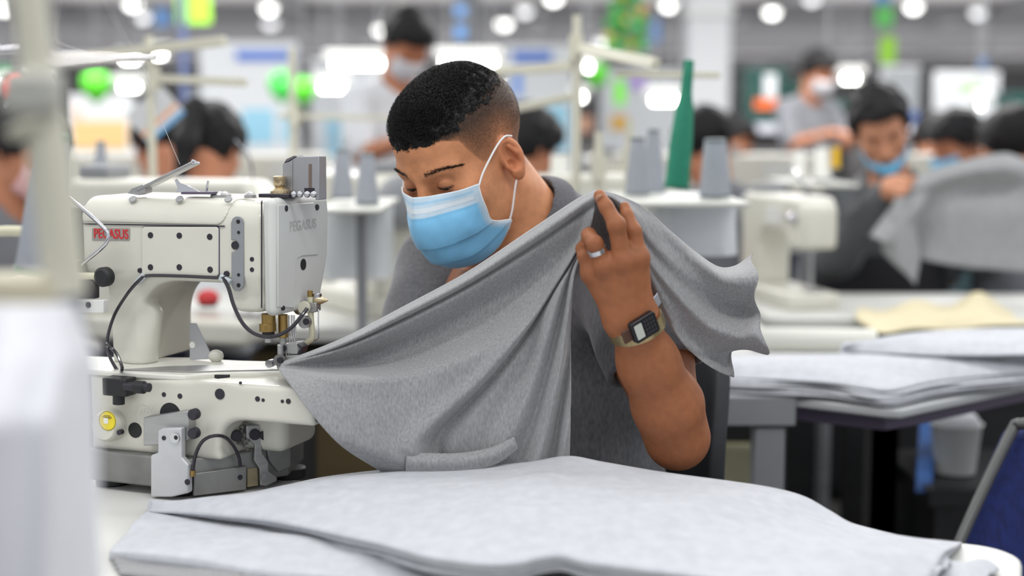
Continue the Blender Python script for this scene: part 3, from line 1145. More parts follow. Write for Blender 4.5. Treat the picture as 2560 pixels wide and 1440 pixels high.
def f_ear(q):
    """both ears; mirrored coordinates with x >= 0"""
    c = np.array([0.0800, -0.014, -0.012])
    t = math.radians(24)
    ax = np.array([math.cos(t), -math.sin(t) * -1, 0])     # outward
    ay = np.array([-math.sin(t), math.cos(t), 0])
    tilt = math.radians(-10)
    az = np.array([0, 0, 1.0])
    ay2 = ay * math.cos(tilt) + az * math.sin(tilt)
    az2 = az * math.cos(tilt) - ay * math.sin(tilt)
    R = np.stack([np.cross(ay2, az2), ay2, az2], 1).astype(np.float32)
    w = (q - c.astype(np.float32)) @ R
    d = d_ell(w, (0, 0.0, 0.004), (0.0085, 0.0185, 0.0295))
    d = smin(d, d_ell(w, (0.0, 0.004, -0.024), (0.007, 0.0105, 0.0125)), 0.008)
    dish = d_ell(w, (0.0085, 0.002, 0.005), (0.0100, 0.0130, 0.0230))
    d = smax(d, -dish, 0.0022)
    d = smin(d, d_chain(w, [(0.002, -0.009, -0.012), (0.0035, -0.008, 0.004), (0.003, -0.002, 0.018)], [0.0036, 0.0036, 0.0028], 0.003), 0.0022)
    d = smin(d, d_ell(w, (0.003, 0.013, -0.008), (0.0045, 0.004, 0.006)), 0.003)
    d = smax(d, -d_ell(w, (0.006, 0.006, -0.008), (0.011, 0.0065, 0.008)), 0.003)
    return d


NECKB = at(1322, 572, 2.135)


def f_head(P):
    q = to_head(P)
    m = q.copy()
    m[:, 0] = np.abs(m[:, 0])
    d = f_face(q)
    d = smin(d, f_lids(m), 0.0035)
    d = smin(d, f_ear(m), 0.006)
    nk = d_cap(P, hl((0, -0.040, -0.055)), NECKB, 0.0585, 0.062)
    d = smin(d, nk, 0.022)
    # sterno-mastoid and nape
    d = smin(d, d_cap(P, hl((0.052, -0.03, -0.075)), NECKB + np.array([-0.01, -0.055, -0.035]), 0.013, 0.014), 0.03)
    return d
# BPYPART

SKIN = mat('tan_skin', rgb(190, 130, 96), 0.5, attr='skin', var=0.12, vscale=90, spec=0.28, sub=0.12, bump=0.3, bscale=420, bdist=0.0009)
HAIRM = mat('black_hair', rgb(13, 12, 12), 0.5, spec=0.35)


def J(px, py, d):
    return at(px, py, d)


# ---- left arm and hand (raised, back of the hand to the viewer)
LB = norm((0.80, -0.60, 0))               # his left
FBK = norm((-0.60, -0.80, 0))             # his front
SL = J(1556, 640, 2.03)
EL = J(1692, 1092, 1.88)
WL = J(1580, 800, 1.79)
SR = NECKB - LB * 0.175 + np.array([0, 0, -0.065])
ER = J(1040, 985, 2.10)
WR = J(868, 960, 1.99)


def f_arm(P):
    d = d_chain(P, [SL, SL * 0.45 + EL * 0.55, EL], [0.056, 0.054, 0.041], 0.02)
    m1 = EL * 0.72 + WL * 0.28 + np.array([0.004, 0, 0])
    d = smin(d, d_chain(P, [EL, m1, EL * 0.35 + WL * 0.65, WL], [0.038, 0.0445, 0.0375, 0.0285], 0.02), 0.02)
    d = smin(d, d_sph(P, EL + np.array([0.004, 0.010, -0.006]), 0.031), 0.02)
    # wrist is wider than deep
    d = smin(d, d_cap(P, J(1562, 800, 1.787), J(1600, 800, 1.792), 0.0235, 0.0235), 0.02)
    # palm
    k = [J(1478, 684, 1.775), J(1511, 668, 1.762), J(1558, 655, 1.757), J(1596, 645, 1.768)]
    wr = [J(1548, 792, 1.787), J(1562, 790, 1.782), J(1580, 790, 1.780), J(1598, 790, 1.784)]
    rr = [0.0125, 0.0135, 0.0145, 0.0135]
    for a, b, r in zip(k, wr, rr):
        d = smin(d, d_cap(P, a, b, r, 0.0175), 0.016)
    # thenar side and thumb, tucked behind the cloth
    d = smin(d, d_chain(P, [J(1592, 775, 1.80), J(1588, 712, 1.82), J(1572, 645, 1.832), J(1560, 590, 1.826)], [0.019, 0.017, 0.0115, 0.009], 0.01), 0.014)
    # fingers: middle and index reach up, ring and little finger curl under the cloth
    f = d_chain(P, [k[2], J(1541, 562, 1.748), J(1516, 518, 1.757), J(1499, 489, 1.768)], [0.0125, 0.0104, 0.0088, 0.0076], 0.004)
    f = smin(f, d_sph(P, J(1542, 564, 1.7455), 0.0104), 0.006)
    d = smin(d, f, 0.008)
    f = d_chain(P, [k[3], J(1584, 578, 1.768), J(1568, 540, 1.778), J(1562, 518, 1.786)], [0.0118, 0.0098, 0.0082, 0.007], 0.004)
    d = smin(d, f, 0.008)
    f = d_chain(P, [k[1], J(1487, 610, 1.752), J(1472, 588, 1.775), J(1470, 596, 1.80)], [0.012, 0.0103, 0.0092, 0.0085], 0.004)
    d = smin(d, f, 0.007)
    f = d_chain(P, [k[0], J(1462, 640, 1.772), J(1456, 622, 1.792), J(1462, 632, 1.812)], [0.0112, 0.0092, 0.0082, 0.0075], 0.004)
    d = smin(d, f, 0.007)
    for a, b in zip(k, wr):
        d = smin(d, d_cap(P, a + np.array([0, -0.0085, 0]), b + np.array([0, -0.0135, 0.004]), 0.0048, 0.004), 0.008)
    # knuckle bumps and tendons
    for a, r in zip(k, (0.0105, 0.0115, 0.012, 0.011)):
        d = smin(d, d_sph(P, a + np.array([0, -0.0045, 0.001]), r), 0.008)
    return d


def f_rarm(P):
    d = d_chain(P, [SR, SR * 0.5 + ER * 0.5, ER], [0.055, 0.052, 0.041], 0.02)
    d = smin(d, d_chain(P, [ER, ER * 0.7 + WR * 0.3, WR], [0.040, 0.046, 0.027], 0.02), 0.02)
    dv = norm(WR - ER)
    up = np.array([0, 0, 1.0])
    sd = norm(np.cross(dv, up))
    d = smin(d, d_cap(P, WR, WR + dv * 0.07, 0.024, 0.026), 0.02)
    for i in range(4):
        k = WR + dv * 0.082 + sd * (i - 1.5) * 0.019
        f = d_chain(P, [k, k + dv * 0.036 - up * 0.006, k + dv * 0.058 - up * 0.02], [0.0105, 0.009, 0.0075], 0.004)
        d = smin(d, f, 0.007)
    d = smin(d, d_chain(P, [WR + dv * 0.02 - sd * 0.02, WR + dv * 0.06 - sd * 0.045, WR + dv * 0.085 - sd * 0.05], [0.014, 0.011, 0.008], 0.005), 0.012)
    return d


def f_neckchest(P):
    d = f_head(P)
    d = smin(d, d_ell(P, NECKB + np.array([0, 0, -0.11]), (0.13, 0.10, 0.10)), 0.05)
    d = smin(d, d_cap(P, NECKB + np.array([0, 0, -0.07]), SL, 0.04, 0.045), 0.03)
    return smin(d, d_cap(P, NECKB + np.array([0, 0, -0.07]), SR, 0.04, 0.045), 0.03)


v1, q1 = sdf_mesh(f_neckchest, HC - (0.25, 0.22, 0.29), HC + (0.30, 0.30, 0.16), 0.0021)
v2, q2 = sdf_mesh(f_arm, np.minimum(EL, WL) + (-0.13, -0.12, -0.07), np.maximum(SL, EL) + (0.07, 0.09, 0.16), 0.0018)
v3, q3 = sdf_mesh(f_rarm, np.minimum(ER, WR) - 0.16, np.maximum(SR, ER) + 0.1, 0.0042)
V = np.vstack([v1, v2, v3])
Q = np.vstack([q1, q2 + len(v1), q3 + len(v1) + len(v2)])
man = mk('person', V, Q, SKIN, None, True, None, base=(0.02, 2.25, 0.46))
tag(man, 'seated worker in dark grey T-shirt and blue face mask holding up grey cloth', 'person')


def hair_density(q):
    x, y, z = np.abs(q[:, 0]), q[:, 1], q[:, 2]
    S = lambda a, b, t: np.clip((t - a) / (b - a), 0, 1) ** 2 * (3 - 2 * np.clip((t - a) / (b - a), 0, 1))
    # lower limit of the hair along the head, front to back
    lim = np.interp(y, [-0.12, -0.06, -0.03, -0.005, 0.018, 0.034, 0.048, 0.056, 0.075, 0.11], [-0.060, -0.055, -0.03, 0.0, -0.005, 0.004, 0.030, 0.050, 0.060, 0.060])
    top = np.interp(y, [-0.12, -0.05, 0.02, 0.05, 0.07, 0.11], [0.066, 0.060, 0.064, 0.062, 0.058, 0.058])
    f = np.clip((z - lim) / np.maximum(top - lim, 0.003), 0, 1)
    edge = S(0, 0.10, f)
    return edge * (0.34 + 0.66 * f)


def skin_paint(P):
    q = to_head(P.astype(np.float32))
    n = len(P)
    C = np.empty((n, 3), np.float32)
    face = np.array(rgb(206, 142, 102)[:3])
    arm = np.array(rgb(154, 97, 64)[:3])
    inhead = (np.linalg.norm(q, axis=1) < 0.17) & (P[:, 2] > 1.03)
    C[:] = arm
    C[inhead] = face
    t = np.clip((1.10 - P[:, 2]) / 0.06, 0, 1)[:, None]
    C = np.where(inhead[:, None], face, C)
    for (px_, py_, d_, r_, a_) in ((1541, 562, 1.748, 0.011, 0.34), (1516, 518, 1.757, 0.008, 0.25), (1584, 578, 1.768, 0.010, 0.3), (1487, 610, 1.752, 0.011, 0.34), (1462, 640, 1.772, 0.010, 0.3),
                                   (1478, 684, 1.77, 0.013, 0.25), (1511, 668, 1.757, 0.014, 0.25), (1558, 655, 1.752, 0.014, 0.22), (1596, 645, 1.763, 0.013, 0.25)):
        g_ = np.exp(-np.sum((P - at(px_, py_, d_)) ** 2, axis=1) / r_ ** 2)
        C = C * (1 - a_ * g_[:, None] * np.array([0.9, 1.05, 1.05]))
    # redder ear, cheeks and nose, darker sockets skin
    m = np.abs(q[:, 0])
    ear = np.exp(-((m - 0.085) / 0.012) ** 2 - ((q[:, 1] + 0.016) / 0.03) ** 2 - ((q[:, 2] + 0.012) / 0.04) ** 2)
    C = C * (1 - ear[:, None] * np.array([0.0, 0.16, 0.16]))
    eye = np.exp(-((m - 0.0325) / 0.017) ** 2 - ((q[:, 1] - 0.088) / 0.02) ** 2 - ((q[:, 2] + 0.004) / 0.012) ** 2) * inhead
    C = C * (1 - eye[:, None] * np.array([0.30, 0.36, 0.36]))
    lash = np.exp(-((q[:, 2] + 0.0065 - 2.6 * (m - 0.0325) ** 2 * 2) / 0.0016) ** 2) * (np.abs(m - 0.0325) < 0.014) * (q[:, 1] > 0.08) * inhead
    C = C * (1 - 0.75 * lash[:, None])
    h = hair_density(q) * inhead * (np.clip(1 - ear * 3, 0, 1))
    hc = np.array(rgb(40, 32, 26)[:3])
    C = C * (1 - 0.93 * h[:, None]) + hc * 0.93 * h[:, None]
    return C


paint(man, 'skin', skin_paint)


# ---- hair: a cropped cap that is longer on top, with curled strands
def hair_len(q):
    z, y = q[:, 2], q[:, 1]
    t = np.clip((z - np.interp(y, [-0.12, -0.05, 0.03, 0.06, 0.09], [0.072, 0.066, 0.066, 0.056, 0.052])) / 0.048, 0, 1)
    fr = np.interp(y, [-0.12, -0.03, 0.05, 0.1], [0.30, 0.55, 0.95, 1.0])
    ns = vnoise(q * 160, 6) * 0.5 + vnoise(q * 330, 16) * 0.4
    return np.clip(t + ns * 0.22 * (t > 0) * (t < 0.6), 0, 1) * fr * 0.0105


def f_hair(P):
    q = to_head(P)
    d0 = f_face(q)
    n = vnoise(q * 230, 3) * 0.0022 + vnoise(q * 120, 4) * 0.002
    h = hair_len(q)
    return np.maximum(d0 - h * 0.75 + 0.0012 - n * np.clip(h / 0.006, 0, 1), -(d0 + 0.004))


hv, hq = sdf_mesh(f_hair, HC + (-0.17, -0.16, 0.0), HC + (0.15, 0.15, 0.17), 0.0021)


def trace(dirs, c=(0, -0.01, 0.03)):
    p = np.asarray(c, np.float32) + dirs.astype(np.float32) * 0.19
    for _ in range(40):
        p = p - dirs.astype(np.float32) * (f_face(p)[:, None] * 0.8)
    return p


def strand_mesh(R0, N0, ln, rad, seg=4, curl=1.0, seed=5, lean=None):
    r = np.random.default_rng(seed)
    n = len(R0)
    t1 = np.cross(N0, r.normal(size=(n, 3)))
    t1 /= np.linalg.norm(t1, axis=1)[:, None]
    t2 = np.cross(N0, t1)
    ph = r.uniform(0, 2 * PI, n)
    V, F = [], []
    for k in range(seg + 1):
        s = k / seg
        a = ph + s * 4.2 * curl
        off = ((np.cos(a) - np.cos(ph))[:, None] * t1 + (np.sin(a) - np.sin(ph))[:, None] * t2) * (ln * 0.33 * curl)[:, None]
        cpt = R0 + N0 * (ln * s * (1 - 0.25 * s))[:, None] + off
        if lean is not None:
            cpt = cpt + lean * (ln * s)[:, None]
        rr = rad * (1 - 0.55 * s)
        for j in range(3):
            b = 2 * PI * j / 3
            V.append(cpt + (t1 * math.cos(b) + t2 * math.sin(b)) * rr)
    V = np.stack(V, 1).reshape(-1, 3)
    m = (seg + 1) * 3
    base = (np.arange(n) * m)[:, None]
    for k in range(seg):
        for j in range(3):
            F.append(base + np.array([k * 3 + j, k * 3 + (j + 1) % 3, (k + 1) * 3 + (j + 1) % 3, (k + 1) * 3 + j]))
    return V, np.concatenate(F)


dirs = RNG.normal(size=(80000, 3))
dirs[:, 2] = np.abs(dirs[:, 2]) * 0.9 - 0.25
dirs /= np.linalg.norm(dirs, axis=1)[:, None]
roots = trace(dirs)
hl_ = hair_len(roots)
dn = hair_density(roots)
keep = ((hl_ > 0.0016) & (RNG.random(len(roots)) < 0.7)) | (RNG.random(len(roots)) < (dn - 0.05) * 1.1)
roots, dirs, hl_ = roots[keep], dirs[keep], hl_[keep]
ln = np.maximum(hl_ * 1.25, 0.0013) * RNG.uniform(0.6, 1.25, len(hl_))
sv, sf = strand_mesh(roots + dirs * np.maximum(hl_ - 0.004, -0.0005)[:, None], dirs, np.minimum(ln, 0.009), np.where(hl_ > 0.003, 0.00042, np.where(hl_ > 0.0012, 0.00026, 0.00011))[:, None], 3, 1.0, 5)
sv = HC + sv @ HR.T
mk('hair', np.vstack([hv, sv]), np.vstack([hq, sf + len(hv)]), HAIRM, man, True, None)

# ---- eyebrows
bv, bf, nn = [], [], 0
for sgn in (1, -1):
    t = RNG.uniform(0, 1, 620)
    ph = 0.09 + 0.66 * t
    z = 0.0185 + 0.006 * np.sin(t * 2.2) - 0.007 * t ** 4 + RNG.normal(0, 0.0019, 620) * (1.15 - 0.8 * t)
    dr = np.stack([np.sin(ph), np.cos(ph), np.zeros_like(ph)], 1)
    q = (dr * 0.13 + np.stack([0 * z, 0 * z, z], 1)).astype(np.float32)
    for _ in range(60):
        q = q - dr.astype(np.float32) * (f_face(q)[:, None] * 0.7)
    lean = np.tile(np.array([1.0, -0.35, 0.25]), (620, 1))
    q2, dr2, le = q.copy(), dr.copy(), lean.copy()
    for a_ in (q2, dr2, le):
        a_[:, 0] *= sgn
    v_, f_ = strand_mesh(q2 - dr2 * 0.0004, dr2 * 0.25, np.full(620, 0.0058) * RNG.uniform(0.6, 1.1, 620), 0.00024, 3, 0.15, 9, le)
    bv.append(HC + v_ @ HR.T)
    bf.append(f_ + nn)
    nn += len(v_)
mk('eyebrows', np.vstack(bv), np.vstack(bf), HAIRM, man, True, None)

# ---- lash lines
for sgn in (1, -1):
    pts = []
    for xx in np.linspace(-0.0115, 0.0115, 15):
        zz = -0.0052 + 5.4 * xx ** 2 + 0.0022 * max(1 - (xx / 0.0135) ** 2, 0.02)
        yy = math.sqrt(max(0.0140 ** 2 - xx ** 2 - zz ** 2, 1e-8))
        pts.append(hl(((0.0325 + xx) * sgn, 0.0765 + yy, -0.002 + zz)))
    MB().tube(pts, [0.0003, 0.0008, 0.0009, 0.0008, 0.0003], 6, 2).build('eyelashes', HAIRM, man)

# ---- eyes
EYEM = mat('eye', rgb(200, 195, 190), 0.15, attr='eye')
for sgn in (1, -1):
    c = np.array([0.0325 * sgn, 0.0765, -0.002])
    e = MB().ball(hl(c), 0.0124, 28, 20).build('eyeball', EYEM, man, angle=None)
    g = norm((-0.05, 0.80, -0.60))

    def ep(P, c=c, g=g):
        q = to_head(P.astype(np.float32)) - c
        a = (q @ g) / 0.0124
        C = np.tile(np.array(rgb(150, 140, 132)[:3]), (len(P), 1))
        C[a > 0.80] = np.array(rgb(44, 28, 20)[:3])
        C[a > 0.97] = 0.004
        return C
    paint(e, 'eye', ep)

# ---- face mask
rows = [[(0, 0.1165, -0.004), (0.016, 0.106, -0.0085), (0.036, 0.0935, -0.0115), (0.056, 0.081, -0.0135), (0.0742, 0.0630, -0.0142)],
        [(0, 0.1270, -0.024), (0.016, 0.118, -0.0270), (0.036, 0.1020, -0.0290), (0.056, 0.085, -0.0310), (0.0735, 0.0650, -0.0320)],
        [(0, 0.1330, -0.044), (0.018, 0.126, -0.0460), (0.038, 0.1080, -0.0480), (0.056, 0.088, -0.0500), (0.0715, 0.0630, -0.0520)],
        [(0, 0.1330, -0.066), (0.018, 0.127, -0.0670), (0.038, 0.1090, -0.0690), (0.055, 0.086, -0.0700), (0.0665, 0.0580, -0.0720)],
        [(0, 0.1280, -0.088), (0.018, 0.122, -0.0890), (0.037, 0.1030, -0.0910), (0.053, 0.075, -0.0900), (0.0650, 0.0440, -0.0830)],
        [(0, 0.1180, -0.108), (0.018, 0.111, -0.1090), (0.036, 0.0920, -0.1110), (0.052, 0.060, -0.1060), (0.0680, 0.0230, -0.0930)],
        [(0, 0.0960, -0.126), (0.016, 0.090, -0.1270), (0.032, 0.0740, -0.1280), (0.047, 0.050, -0.1200), (0.0630, 0.0220, -0.1000)],
        [(0, 0.0760, -0.134), (0.015, 0.070, -0.1350), (0.029, 0.0560, -0.1350), (0.042, 0.038, -0.1270), (0.0570, 0.0220, -0.1080)]]
net = np.array([[(-a, b, c) for a, b, c in r[:0:-1]] + list(r) for r in rows])
NU, NV = 110, 61
G = surf(net, NU, NV)
vv = np.linspace(0, 1, NU)[:, None]
uu = np.abs(np.linspace(-1, 1, NV))[None, :]
saw = np.zeros((NU, 1))
for v0, v1_ in ((0.22, 0.50), (0.50, 0.70), (0.70, 0.88)):
    m_ = (vv >= v0) & (vv < v1_)
    saw = np.where(m_, 0.0034 * ((vv - v0) / (v1_ - v0)) ** 0.8, saw)
# each pleat runs up towards the side hem
dirn = G - np.array([0, 0.02, -0.07])
dirn /= np.linalg.norm(dirn, axis=2)[:, :, None]
crease = vnoise(np.stack([np.broadcast_to(uu * 5, (NU, NV)), np.broadcast_to(vv * 7, (NU, NV)), np.zeros((NU, NV))], 2), 12) * 0.0011
G = G + dirn * (saw * np.clip((1.0 - uu) / 0.25, 0, 1) ** 0.6 + crease * np.clip((1 - uu) / 0.2, 0, 1) + 0.0012)[:, :, None]
MASKM = mat('blue_mask_fabric', rgb(120, 190, 232), 0.75, attr='tone', var=0.10, vscale=45, sheen=0.2, bump=0.15, bscale=900, bdist=0.0004)
mo = mk('face_mask', (HC + G.reshape(-1, 3) @ HR.T), grid_faces(NU, NV), MASKM, man, True, 60)
recalc(mo)
a_ = mo.data.color_attributes.new('tone', 'FLOAT_COLOR', 'POINT')
blue = np.array(rgb(126, 194, 236)[:3])
pale = np.array(rgb(206, 222, 234)[:3])
T = np.ones((NU, NV, 4), np.float32)
band = ((vv < 0.045) | ((vv > 0.065) & (vv < 0.185)) | (vv > 0.965) | (uu > 0.965)) * 0.85 + ((vv >= 0.045) & (vv <= 0.065)) * 0.45 + ((uu > 0.9) & (uu < 0.965)) * 0.4
band = np.clip(band, 0, 0.9)[:, :, None]
T[:, :, :3] = blue * (1 - band) + pale * band
a_.data.foreach_set('color', T.ravel())
solidify(mo, 0.0009, 1.0)
MPALE = mat('white_elastic', rgb(232, 232, 232), 0.7)
wb = MB()
Wg = HC + G.reshape(-1, 3) @ HR.T
Wg = Wg.reshape(NU, NV, 3)
for jj in (0, NV - 1):
    MB().tube(Wg[::3, jj], 0.0012, 6).build('side_hem', MPALE, mo)
MB().tube(Wg[0, ::2], 0.0009, 6).build('top_hem', MPALE, mo)
nb_ = 12
MB().add(list(Wg[10] + (Wg[10] - HC) * 0.012) + list(Wg[15] + (Wg[15] - HC) * 0.012), [(i, i + 1, NV + i + 1, NV + i) for i in range(3, NV - 4)]).build('nose_strip', mat('white_nose_strip', rgb(216, 226, 234), 0.6), mo)
for sgn in (1, -1):
    e0 = lambda x, y, z: hl((x * sgn, y, z))
    MB().tube([e0(0.0745, 0.062, -0.016), e0(0.0775, 0.050, -0.004), e0(0.0805, 0.030, 0.008), e0(0.0825, 0.008, 0.018), e0(0.084, -0.010, 0.022), e0(0.080, -0.028, 0.014)], 0.0014, 8, 6).build('ear_loop', MPALE, mo)
    MB().tube([e0(0.0680, 0.024, -0.093), e0(0.0715, 0.016, -0.082), e0(0.0745, 0.006, -0.066), e0(0.0775, -0.004, -0.050), e0(0.079, -0.016, -0.038)], 0.0014, 8, 6).build('ear_loop', MPALE, mo)

# ---- T-shirt
SHIRT = mat('dark_heather_jersey', rgb(98, 98, 103), 0.9, var=0.34, vscale=260, stretch=(1, 1, 0.35), sheen=0.25, bump=0.25, bscale=900, bdist=0.0006)
RIB = mat('dark_rib_collar', rgb(84, 84, 90), 0.9, var=0.3, vscale=300, sheen=0.2, bump=0.2, bscale=900, bdist=0.0006)
TUP = norm(np.array([0, 0, 1.0]) + FBK * 0.22)
TFW = norm(np.cross(TUP, LB))
if TFW @ FBK < 0:
    TFW = -TFW
TB = np.stack([LB, TFW, TUP], 1).astype(np.float32)
NKA = norm(hl((0, -0.04, -0.055)) - NECKB)
TORG = NECKB + np.array([0.012, 0.012, 0.034])


def f_torso(P):
    q = (P - TORG.astype(np.float32)) @ TB
    d = d_ell(q, (0, -0.005, -0.20), (0.185, 0.118, 0.20))
    d = smin(d, d_ell(q, (0, 0.015, -0.44), (0.165, 0.132, 0.22)), 0.08)
    d = smin(d, d_cap(q, (0, -0.012, -0.045), (0.125, -0.01, -0.075), 0.066, 0.060), 0.05)
    d = smin(d, d_cap(q, (0, -0.012, -0.045), (-0.125, -0.01, -0.075), 0.066, 0.060), 0.05)
    return d


SLE = SL * 0.36 + EL * 0.64
SRE = SR * 0.36 + ER * 0.64


def f_shirt(P):
    d = f_torso(P)
    fold = vnoise((P - NECKB.astype(np.float32)) @ np.array([[7, 4, 0], [2, 9, 2], [10, -7, 5]], np.float32), 21)
    fold2 = vnoise((P - NECKB.astype(np.float32)) @ np.array([[24, 4, 0], [2, 19, 2], [-10, 7, 9]], np.float32), 22)
    s1 = d_chain(P, [SL, SLE], [0.066, 0.069], 0.02)
    s1 = np.maximum(s1, (P - SLE.astype(np.float32)) @ norm(EL - SL).astype(np.float32))
    s2 = d_chain(P, [SR, SRE], [0.068, 0.070], 0.02)
    s2 = np.maximum(s2, (P - SRE.astype(np.float32)) @ norm(ER - SR).astype(np.float32))
    d = smin(smin(d, s1, 0.05), s2, 0.05)
    d = d + fold * 0.009 + fold2 * 0.0035
    # sleeve openings
    d = smax(d, -d_cap(P, SLE - norm(EL - SL) * 0.03, EL, 0.060, 0.058), 0.004)
    d = smax(d, -d_cap(P, SRE - norm(ER - SR) * 0.03, ER, 0.062, 0.058), 0.004)
    d = smax(d, -d_cap(P, NECKB + NKA * 0.005, NECKB + NKA * 0.2, 0.066, 0.080), 0.006)
    q2 = P[:, 2]
    return np.maximum(d, 0.50 - q2)


so = sdf_obj('t_shirt', f_shirt, NECKB - (0.32, 0.34, 0.72), NECKB + (0.34, 0.22, 0.10), 0.0042, SHIRT, man)


def f_collar(P):
    d = f_torso(P)
    r = P - NECKB.astype(np.float32)
    h = r @ NKA.astype(np.float32)
    rho = np.linalg.norm(r - h[:, None] * NKA.astype(np.float32), axis=1)
    e = np.maximum(d - 0.0055, -(d + 0.008))
    return np.maximum(np.maximum(e, rho - 0.090), 0.0665 - rho)


sdf_obj('collar', f_collar, NECKB - (0.16, 0.16, 0.16), NECKB + (0.16, 0.16, 0.10), 0.003, RIB, so)

# ---- trousers (seated) and shoes under the table
TRO = mat('dark_denim', rgb(42, 46, 60), 0.9, var=0.2, vscale=150)
PEL = NECKB + np.array([0.02, 0.03, 0]) * 0
PEL = np.array([NECKB[0] + 0.02, NECKB[1] + 0.05, 0.53])


def f_trou(P):
    d = d_ell(P, PEL, (0.18, 0.16, 0.12))
    for s in (1, -1):
        h = PEL + LB * 0.09 * s
        k = h + FBK * 0.42 + np.array([0, 0, 0.0])
        f = k + np.array([0, 0, -0.43]) + FBK * 0.03
        d = smin(d, d_chain(P, [h, k, f], [0.085, 0.066, 0.052], 0.03), 0.04)
    return np.maximum(d, 0.055 - P[:, 2])


sdf_obj('trousers', f_trou, PEL - (0.55, 0.6, 0.5), PEL + (0.35, 0.3, 0.2), 0.012, TRO, man)
for s in (1, -1):
    k = PEL + LB * 0.09 * s + FBK * 0.50
    MB().ball((k[0], k[1], 0.05), (0.06, 0.13, 0.05), 16, 10, np.stack([LB, FBK, MZ], 1)).build('shoe', M_BLACK, man)

# ---- ring and watch
rc = J(1493, 625, 1.7545)
rd = norm(J(1487, 610, 1.752) - J(1511, 668, 1.762))
MB().lathe([(0.0114, -0.0032), (0.0124, -0.003), (0.0124, 0.003), (0.0114, 0.0032)], rc, rd, 28, False).build('ring', mat('silver_ring', rgb(205, 205, 208), 0.22, 1.0), man)
wd = norm(J(1570, 770, 1.785) - J(1600, 840, 1.80))        # along the forearm to the hand
wc = J(1588, 812, 1.7925)
B_ = frame(wd, LB)
bd = []
n_ = 40
side = norm(at(1300, 500, 1.8) - at(1300, 500, 2.0))
for i in range(n_):
    t = 2 * PI * i / n_
    bd.append((0.0368 * math.cos(t), 0.0335 * math.sin(t)))
V_, F_ = [], []
for i, (a, b) in enumerate(bd):
    for r_, h_ in ((1.0, -0.0085), (1.06, -0.0085), (1.06, 0.0085), (1.0, 0.0085)):
        V_.append(wc + B_ @ np.array([a * r_, b * r_, h_]))
for i in range(n_):
    k, l = i * 4, ((i + 1) % n_) * 4
    for j in range(4):
        F_.append((k + j, k + (j + 1) % 4, l + (j + 1) % 4, l + j))
WB = mat('gold_tone_band', rgb(176, 158, 118), 0.3, 0.85, var=0.2, vscale=300, stretch=(1, 1, 1))
wbnd = mk('wristwatch', V_, F_, WB, man, True, 40)
recalc(wbnd)
wf = at(1611, 818, 1.7515)                   # case centre on the viewer's side of the wrist
ax_u = norm(at(1640, 795, 1.772) - at(1580, 832, 1.757))
ax_n = norm(np.cross(ax_u, norm(wd)))
if ax_n[1] > 0:
    ax_n = -ax_n
ax_v = norm(np.cross(ax_n, ax_u))
CB = np.stack([ax_u, ax_v, ax_n], 1)
case = MB().prism(round_rect(-0.019, -0.0145, 0.019, 0.0145, 0.004), CB, wf - ax_n * 0.006, 0.009).build('watch_case', mat('black_watch_case', rgb(22, 22, 26), 0.3), wbnd, bev=0.0012)
MB().prism(round_rect(-0.0155, -0.010, -0.004, 0.010, 0.001), CB, wf + ax_n * 0.003, 0.0005).build('watch_display', mat('lcd', rgb(186, 190, 180), 0.25), wbnd)
MB().prism(round_rect(-0.031, -0.0085, -0.0185, 0.0085, 0.001), CB, wf - ax_n * 0.0055, 0.0035).build('brown_link', mat('brown_link', rgb(78, 52, 40), 0.35), wbnd, bev=0.0006)
for i in range(4):
    for j in range(4):
        c = wf + ax_n * 0.003 + ax_u * (0.0005 + 0.0042 * i) + ax_v * (-0.0085 + 0.0057 * j)
        MB().box(c, (0.0032, 0.0042, 0.0014), CB).build('watch_key', mat('watch_keys', rgb(46, 46, 50), 0.4), wbnd)
for q in ((1521, 800), (1637, 752)):
    MB().box(at(q[0], q[1], 1.79), (0.008, 0.014, 0.016), B_).build('band_link', M_CHROME, wbnd, bev=0.001)
# finger nail of the raised middle finger
nm = at(1500, 494, 1.7585)
MB().ball(nm, (0.0058, 0.0016, 0.0075), 14, 8, frame(norm(at(1499, 489, 1.768) - at(1516, 518, 1.757)), LB) @ np.array([[1, 0, 0], [0, 0, 1], [0, -1, 0]]).T @ np.eye(3)).build('finger_nail', mat('nail', rgb(196, 150, 124), 0.35), man)

# ================================================================== chair behind him
ch = thing('task_chair', 'dark charcoal task chair behind the seated worker in the T-shirt', 'chair', (PEL[0] + 0.03, PEL[1] + 0.02, 0))
CH = mat('charcoal_chair_shell', rgb(44, 45, 50), 0.6, var=0.15, vscale=60)
cc = PEL - FBK * 0.02
rows = []
for z, w, bk, wrap in ((0.48, 0.20, 0.19, 0.05), (0.60, 0.235, 0.215, 0.10), (0.74, 0.255, 0.225, 0.14), (0.88, 0.235, 0.235, 0.10), (0.97, 0.17, 0.24, 0.03)):
    r_ = []
    for u in (-1, -0.6, 0, 0.6, 1):
        r_.append(cc + LB * w * u - FBK * (bk - wrap * abs(u) ** 2.2) + np.array([0, 0, z - cc[2]]))
    rows.append(r_)
Gc = surf(np.array(rows), 24, 30)
bo_ = mk('backrest', Gc.reshape(-1, 3), grid_faces(24, 30), CH, ch, True, None)
solidify(bo_, 0.028, 0)
bevel(bo_, 0.008, 3)
MB().box((cc[0], cc[1], 0.405), (0.46, 0.46, 0.05), np.stack([LB, FBK, MZ], 1)).build('seat', CH, ch, bev=0.02, seg=3)
MB().cyl((cc[0], cc[1], 0.08), (cc[0], cc[1], 0.39), 0.028).build('post', M_BLACK, ch)
MB().tube([cc - FBK * 0.10 + [0, 0, 0.38 - cc[2]], cc - FBK * 0.24 + [0, 0, 0.40 - cc[2]], cc - FBK * 0.25 + [0, 0, 0.60 - cc[2]]], 0.016, 8, 5).build('back_bar', M_BLACK, ch)
